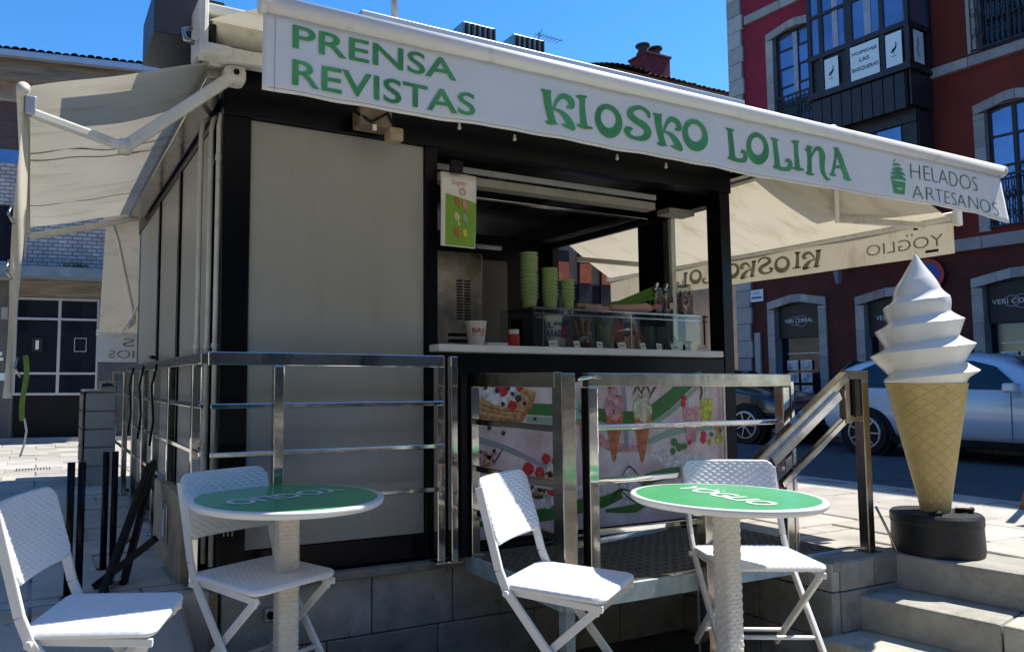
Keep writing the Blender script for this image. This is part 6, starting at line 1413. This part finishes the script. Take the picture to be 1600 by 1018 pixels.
# ------------------------------------------------------------------ cars
def car(name, label, paint, length=4.3, width=1.78, height=1.48, rz=0, loc=(0, 0, 0), rimm=None):
    t = thing(name, label, 'car', (0, 0, 0), group=None)
    L_ = length; k = L_/4.3; hh = height/1.48
    # stations: x, z bottom, z belt, z top, half belt, half top   (front = +x)
    st = [(-2.13,.42,.70,.72,.62,.55),(-2.08,.32,.88,1.02,.76,.62),(-1.95,.26,.96,1.22,.84,.60),(-1.70,.24,.97,1.37,.87,.60),(-1.2,.22,.97,1.45,.885,.62),(-0.6,.20,.96,1.48,.89,.63),(0.0,.20,.95,1.47,.89,.63),(0.35,.20,.94,1.40,.89,.62),(0.75,.20,.94,1.18,.885,.66),(1.08,.21,.93,1.0,.88,.70),(1.5,.24,.88,.93,.87,.66),(1.9,.28,.78,.83,.82,.6),(2.12,.36,.62,.66,.70,.5),(2.17,.42,.55,.56,.6,.45)]
    rings = []
    for x, zb, zl, zt, hb, ht in st:
        x *= k; zt *= hh; s = width/1.78
        pts = [(-hb*.80, zb), (-hb*.97, zb+.10), (-hb*1.0, (zb+zl)/2), (-hb*.985, zl-.06), (-hb*.95, zl), (-(hb*.35+ht*.65), zl*.35+zt*.65), (-ht*.88, zt-.015), (-ht*.5, zt), (ht*.5, zt), (ht*.88, zt-.015), ((hb*.35+ht*.65), zl*.35+zt*.65), (hb*.95, zl), (hb*.985, zl-.06), (hb, (zb+zl)/2), (hb*.97, zb+.10), (hb*.80, zb)]
        rings.append([(x, a*s, b) for a, b in pts])
    n = 16; mb = MB(); vs = [p for r_ in rings for p in r_]
    fs = [(i*n+j, i*n+(j+1) % n, (i+1)*n+(j+1) % n, (i+1)*n+j) for i in range(len(st)-1) for j in range(n)]
    fs += [tuple(range(n)), tuple((len(st)-1)*n+j for j in range(n))]
    mb.add(vs, fs); body = mb.build('body', paint, t, smooth=True)
    md = body.modifiers.new('sub', 'SUBSURF'); md.levels = 2; md.render_levels = 2
    # side windows and doors
    s = width/1.78
    for sy in (-1, 1):
        def sp_(x, z):    # a point on the glasshouse side
            import bisect
            xs_ = [q[0]*k for q in st]; i = min(max(bisect.bisect(xs_, x)-1, 0), len(st)-2); f = (x-xs_[i])/(xs_[i+1]-xs_[i])
            q = [a+(b-a)*f for a, b in zip(st[i], st[i+1])]; zl, zt, hb, ht = q[2], q[3]*hh, q[4], q[5]
            g = max(0, min(1, (z-zl)/(zt-zl+1e-6))); y = hb*.95+( (hb*.35+ht*.65)-hb*.95)*min(1, g/0.65) if g < .65 else (hb*.35+ht*.65)+(ht*.88-(hb*.35+ht*.65))*(g-.65)/.35
            return (x, sy*(y+0.008)*s, z)
        for P in ([(-1.62, .99), (-.72, .985), (-.72, 1.34*hh), (-1.28, 1.33*hh), (-1.55, 1.2*hh)], [(-.64, .985), (.42, .97), (.60, 1.0), (.30, 1.26*hh), (.02, 1.34*hh), (-.64, 1.35*hh)]):
            dense = []
            for i in range(len(P)):
                a, b = P[i], P[(i+1) % len(P)]
                for q in range(4): dense.append((a[0]+(b[0]-a[0])*q/4, a[1]+(b[1]-a[1])*q/4))
            m_ = MB(); c = (sum(p[0] for p in P)/len(P), sum(p[1] for p in P)/len(P))
            vv = [sp_(c[0]*k, c[1])] + [sp_(p[0]*k, p[1]) for p in dense]; m_.add(vv, [(0, i+1, (i+1) % len(dense)+1) for i in range(len(dense))]); m_.build('side_window', M_['carglass'], t)
        MB().box(.50*k, .66*k, sy*.90*s if sy > 0 else -.99*s-.08, sy*.99*s+.08 if sy > 0 else -.90*s, .93, 1.06).build('mirror', paint, t, bevel=0.03)
        for x in (-.68, .52): MB().bar((x*k, sy*.897*s, .32), (x*k, sy*.875*s, .93), 0.006, 0.006).build('door_gap', M_['blackmatte'], t)
        MB().box(-1.0*k, 1.0*k, min(sy*.86*s, sy*.90*s), max(sy*.86*s, sy*.90*s), .20, .30).build('sill_trim', M_['blackmatte'], t, bevel=0.01)
        for x in (-.50, .62-.9): pass
        MB().box(-.62*k, -.46*k, min(sy*.885*s, sy*.905*s), max(sy*.885*s, sy*.905*s), .84, .865).build('door_handle', paint, t, bevel=0.008)
        for x in (-1.33, 1.33):
            w = MB(Matrix.Translation((x*k, sy*.80*s, .325)) @ Matrix.Rotation(R(90), 4, 'X')); w.lathe([(.24, -.13), (.315, -.13), (.328, -.10), (.328, .10), (.315, .13), (.24, .13)], n=36); wh = w.build('wheel', M_['rubber'], t, auto=40)
            a = MB(Matrix.Translation((x*k, sy*.80*s, .325)) @ Matrix.Rotation(R(90), 4, 'X')); a.lathe([(.385, -.09), (.385, .09)], n=36); a.build('wheel_arch', M_['blackmatte'], t)
            rim_ = MB(Matrix.Translation((x*k, sy*.80*s+sy*0.132, .325)) @ Matrix.Rotation(R(90), 4, 'X'))
            rim_.lathe([(.235, -.012), (.245, 0), (.235, .012), (.215, .012), (.215, -.012)], n=30, cap=False)
            for q in range(7):
                an_ = 2*math.pi*q/7; rim_.bar((.03*math.cos(an_), .03*math.sin(an_), 0), (.225*math.cos(an_), .225*math.sin(an_), 0), .02, .035)
            rim_.lathe([(.05, -.02), (.05, .02)], n=14); rim_.build('rim', M_['rim'], wh)
    MB().add([(x*k, y*s, z*hh) for x, y, z in ((.45, -.56, 1.385), (.45, .56, 1.385), (1.02, .66, 1.02), (1.02, -.66, 1.02))], [(0, 1, 2, 3)]).build('windscreen', M_['carglass'], t, solid=0.01)
    MB().add([(x*k, y*s, z*hh) for x, y, z in ((-1.74, -.5, 1.375), (-1.74, .5, 1.375), (-2.07, .56, 1.06), (-2.07, -.56, 1.06))], [(0, 1, 2, 3)]).build('rear_window', M_['carglass'], t, solid=0.01)
    for y in (-.62, .62):
        MB().box(1.92*k, 2.12*k, (y-.12)*s, (y+.12)*s, .58, .70).build('headlight', M_['glassg'], t, bevel=0.03)
        MB().box(-2.12*k, -2.02*k, (y-.10)*s, (y+.10)*s, .72, .88).build('tail_light', M_['redn'], t, bevel=0.02)
    t.location = loc; t.rotation_euler = (0, 0, rz); return t
car('parked_car', 'white hatchback parked behind the giant ice cream', M_['carblue'], 4.3, 1.78, 1.50, R(-88), (12.0, 5.75, 0.262))
car('parked_car', 'black car parked in shade behind the handrail', M_['cardark'], 4.3, 1.76, 1.38, R(-88), (12.0, 10.6, 0.262))
car('parked_car', 'dark car parked deeper behind the kiosk post', M_['cardark'], 4.0, 1.7, 1.42, R(-88), (11.9, 15.3, 0.262))

# easel sign leg at right edge
es = thing('easel_sign', 'wooden easel sign whose slanted leg stands at the right edge', 'sign', (6.9, 3.2, 0.38))
e0 = Vector((6.55, 3.02, PZ+0.01))
MB().bar(e0, e0+Vector((0.02, -0.33, 1.15)), 0.035, 0.045).build('leg', M_['wood'], es, bevel=0.004)
MB().bar(e0+Vector((0.25, -0.95, 0)), e0+Vector((0.12, -0.62, 1.15)), 0.035, 0.045).build('leg', M_['wood'], es, bevel=0.004)
MB().bar(e0+Vector((0.6, -0.5, 0)), e0+Vector((0.07, -0.47, 1.15)), 0.035, 0.045).build('leg', M_['wood'], es, bevel=0.004)
MB().box(6.5, 6.54, 2.15, 2.62, PZ+0.55, PZ+1.2).build('board', M_['blackmatte'], es, bevel=0.004)

# ------------------------------------------------------------------ the rest of the square behind and beside the camera (seen in reflections)
def house(name, label, x0, x1, y0, y1, h, wallm, face, n, floors):
    t = thing(name, label, 'house', (x0, y0, 0))
    MB().box(x0, x1, y0, y1, -0.2, h).build('wall', wallm, t)
    MB().box(x0-0.4, x1+0.4, y0-0.4, y1+0.4, h, h+0.3).build('roof', M_['tiled'], t)
    for f in range(floors):
        for k in range(n):
            z0, z1 = 0.5+f*3.2, 2.6+f*3.2
            if face == 'y':
                xa = x0+(x1-x0)*(k+0.3)/n; w = MB().box(xa, xa+1.1, y1-0.05, y1+0.03, z0, z1).build('window', M_['surr'], t); MB().box(xa+0.12, xa+0.98, y1+0.031, y1+0.04, z0+0.12, z1-0.12).build('pane', M_['darkglass'], w)
            else:
                ya = y0+(y1-y0)*(k+0.3)/n; w = MB().box(x1-0.05, x1+0.03, ya, ya+1.1, z0, z1).build('window', M_['surr'], t); MB().box(x1+0.031, x1+0.04, ya+0.12, ya+0.98, z0+0.12, z1-0.12).build('pane', M_['darkglass'], w)
wl = mat('old_town_plaster', (0.20, 0.165, 0.12), 0.85, 0, 0.2, 1.0)
wl2 = mat('old_town_grey_plaster', (0.14, 0.13, 0.12), 0.85, 0, 0.2, 1.0)
house('town_house', 'tan plaster town house closing the square behind the viewer', -12, 4, -22, -13, 11, wl, 'y', 6, 3)
house('town_house', 'grey plaster town house behind the viewer to the right', 4.6, 22, -24, -14, 13, wl2, 'y', 6, 4)
house('town_house', 'tan plaster town house closing the square on the left', -21, -13, -13, 10, 10, wl, 'x', 8, 3)
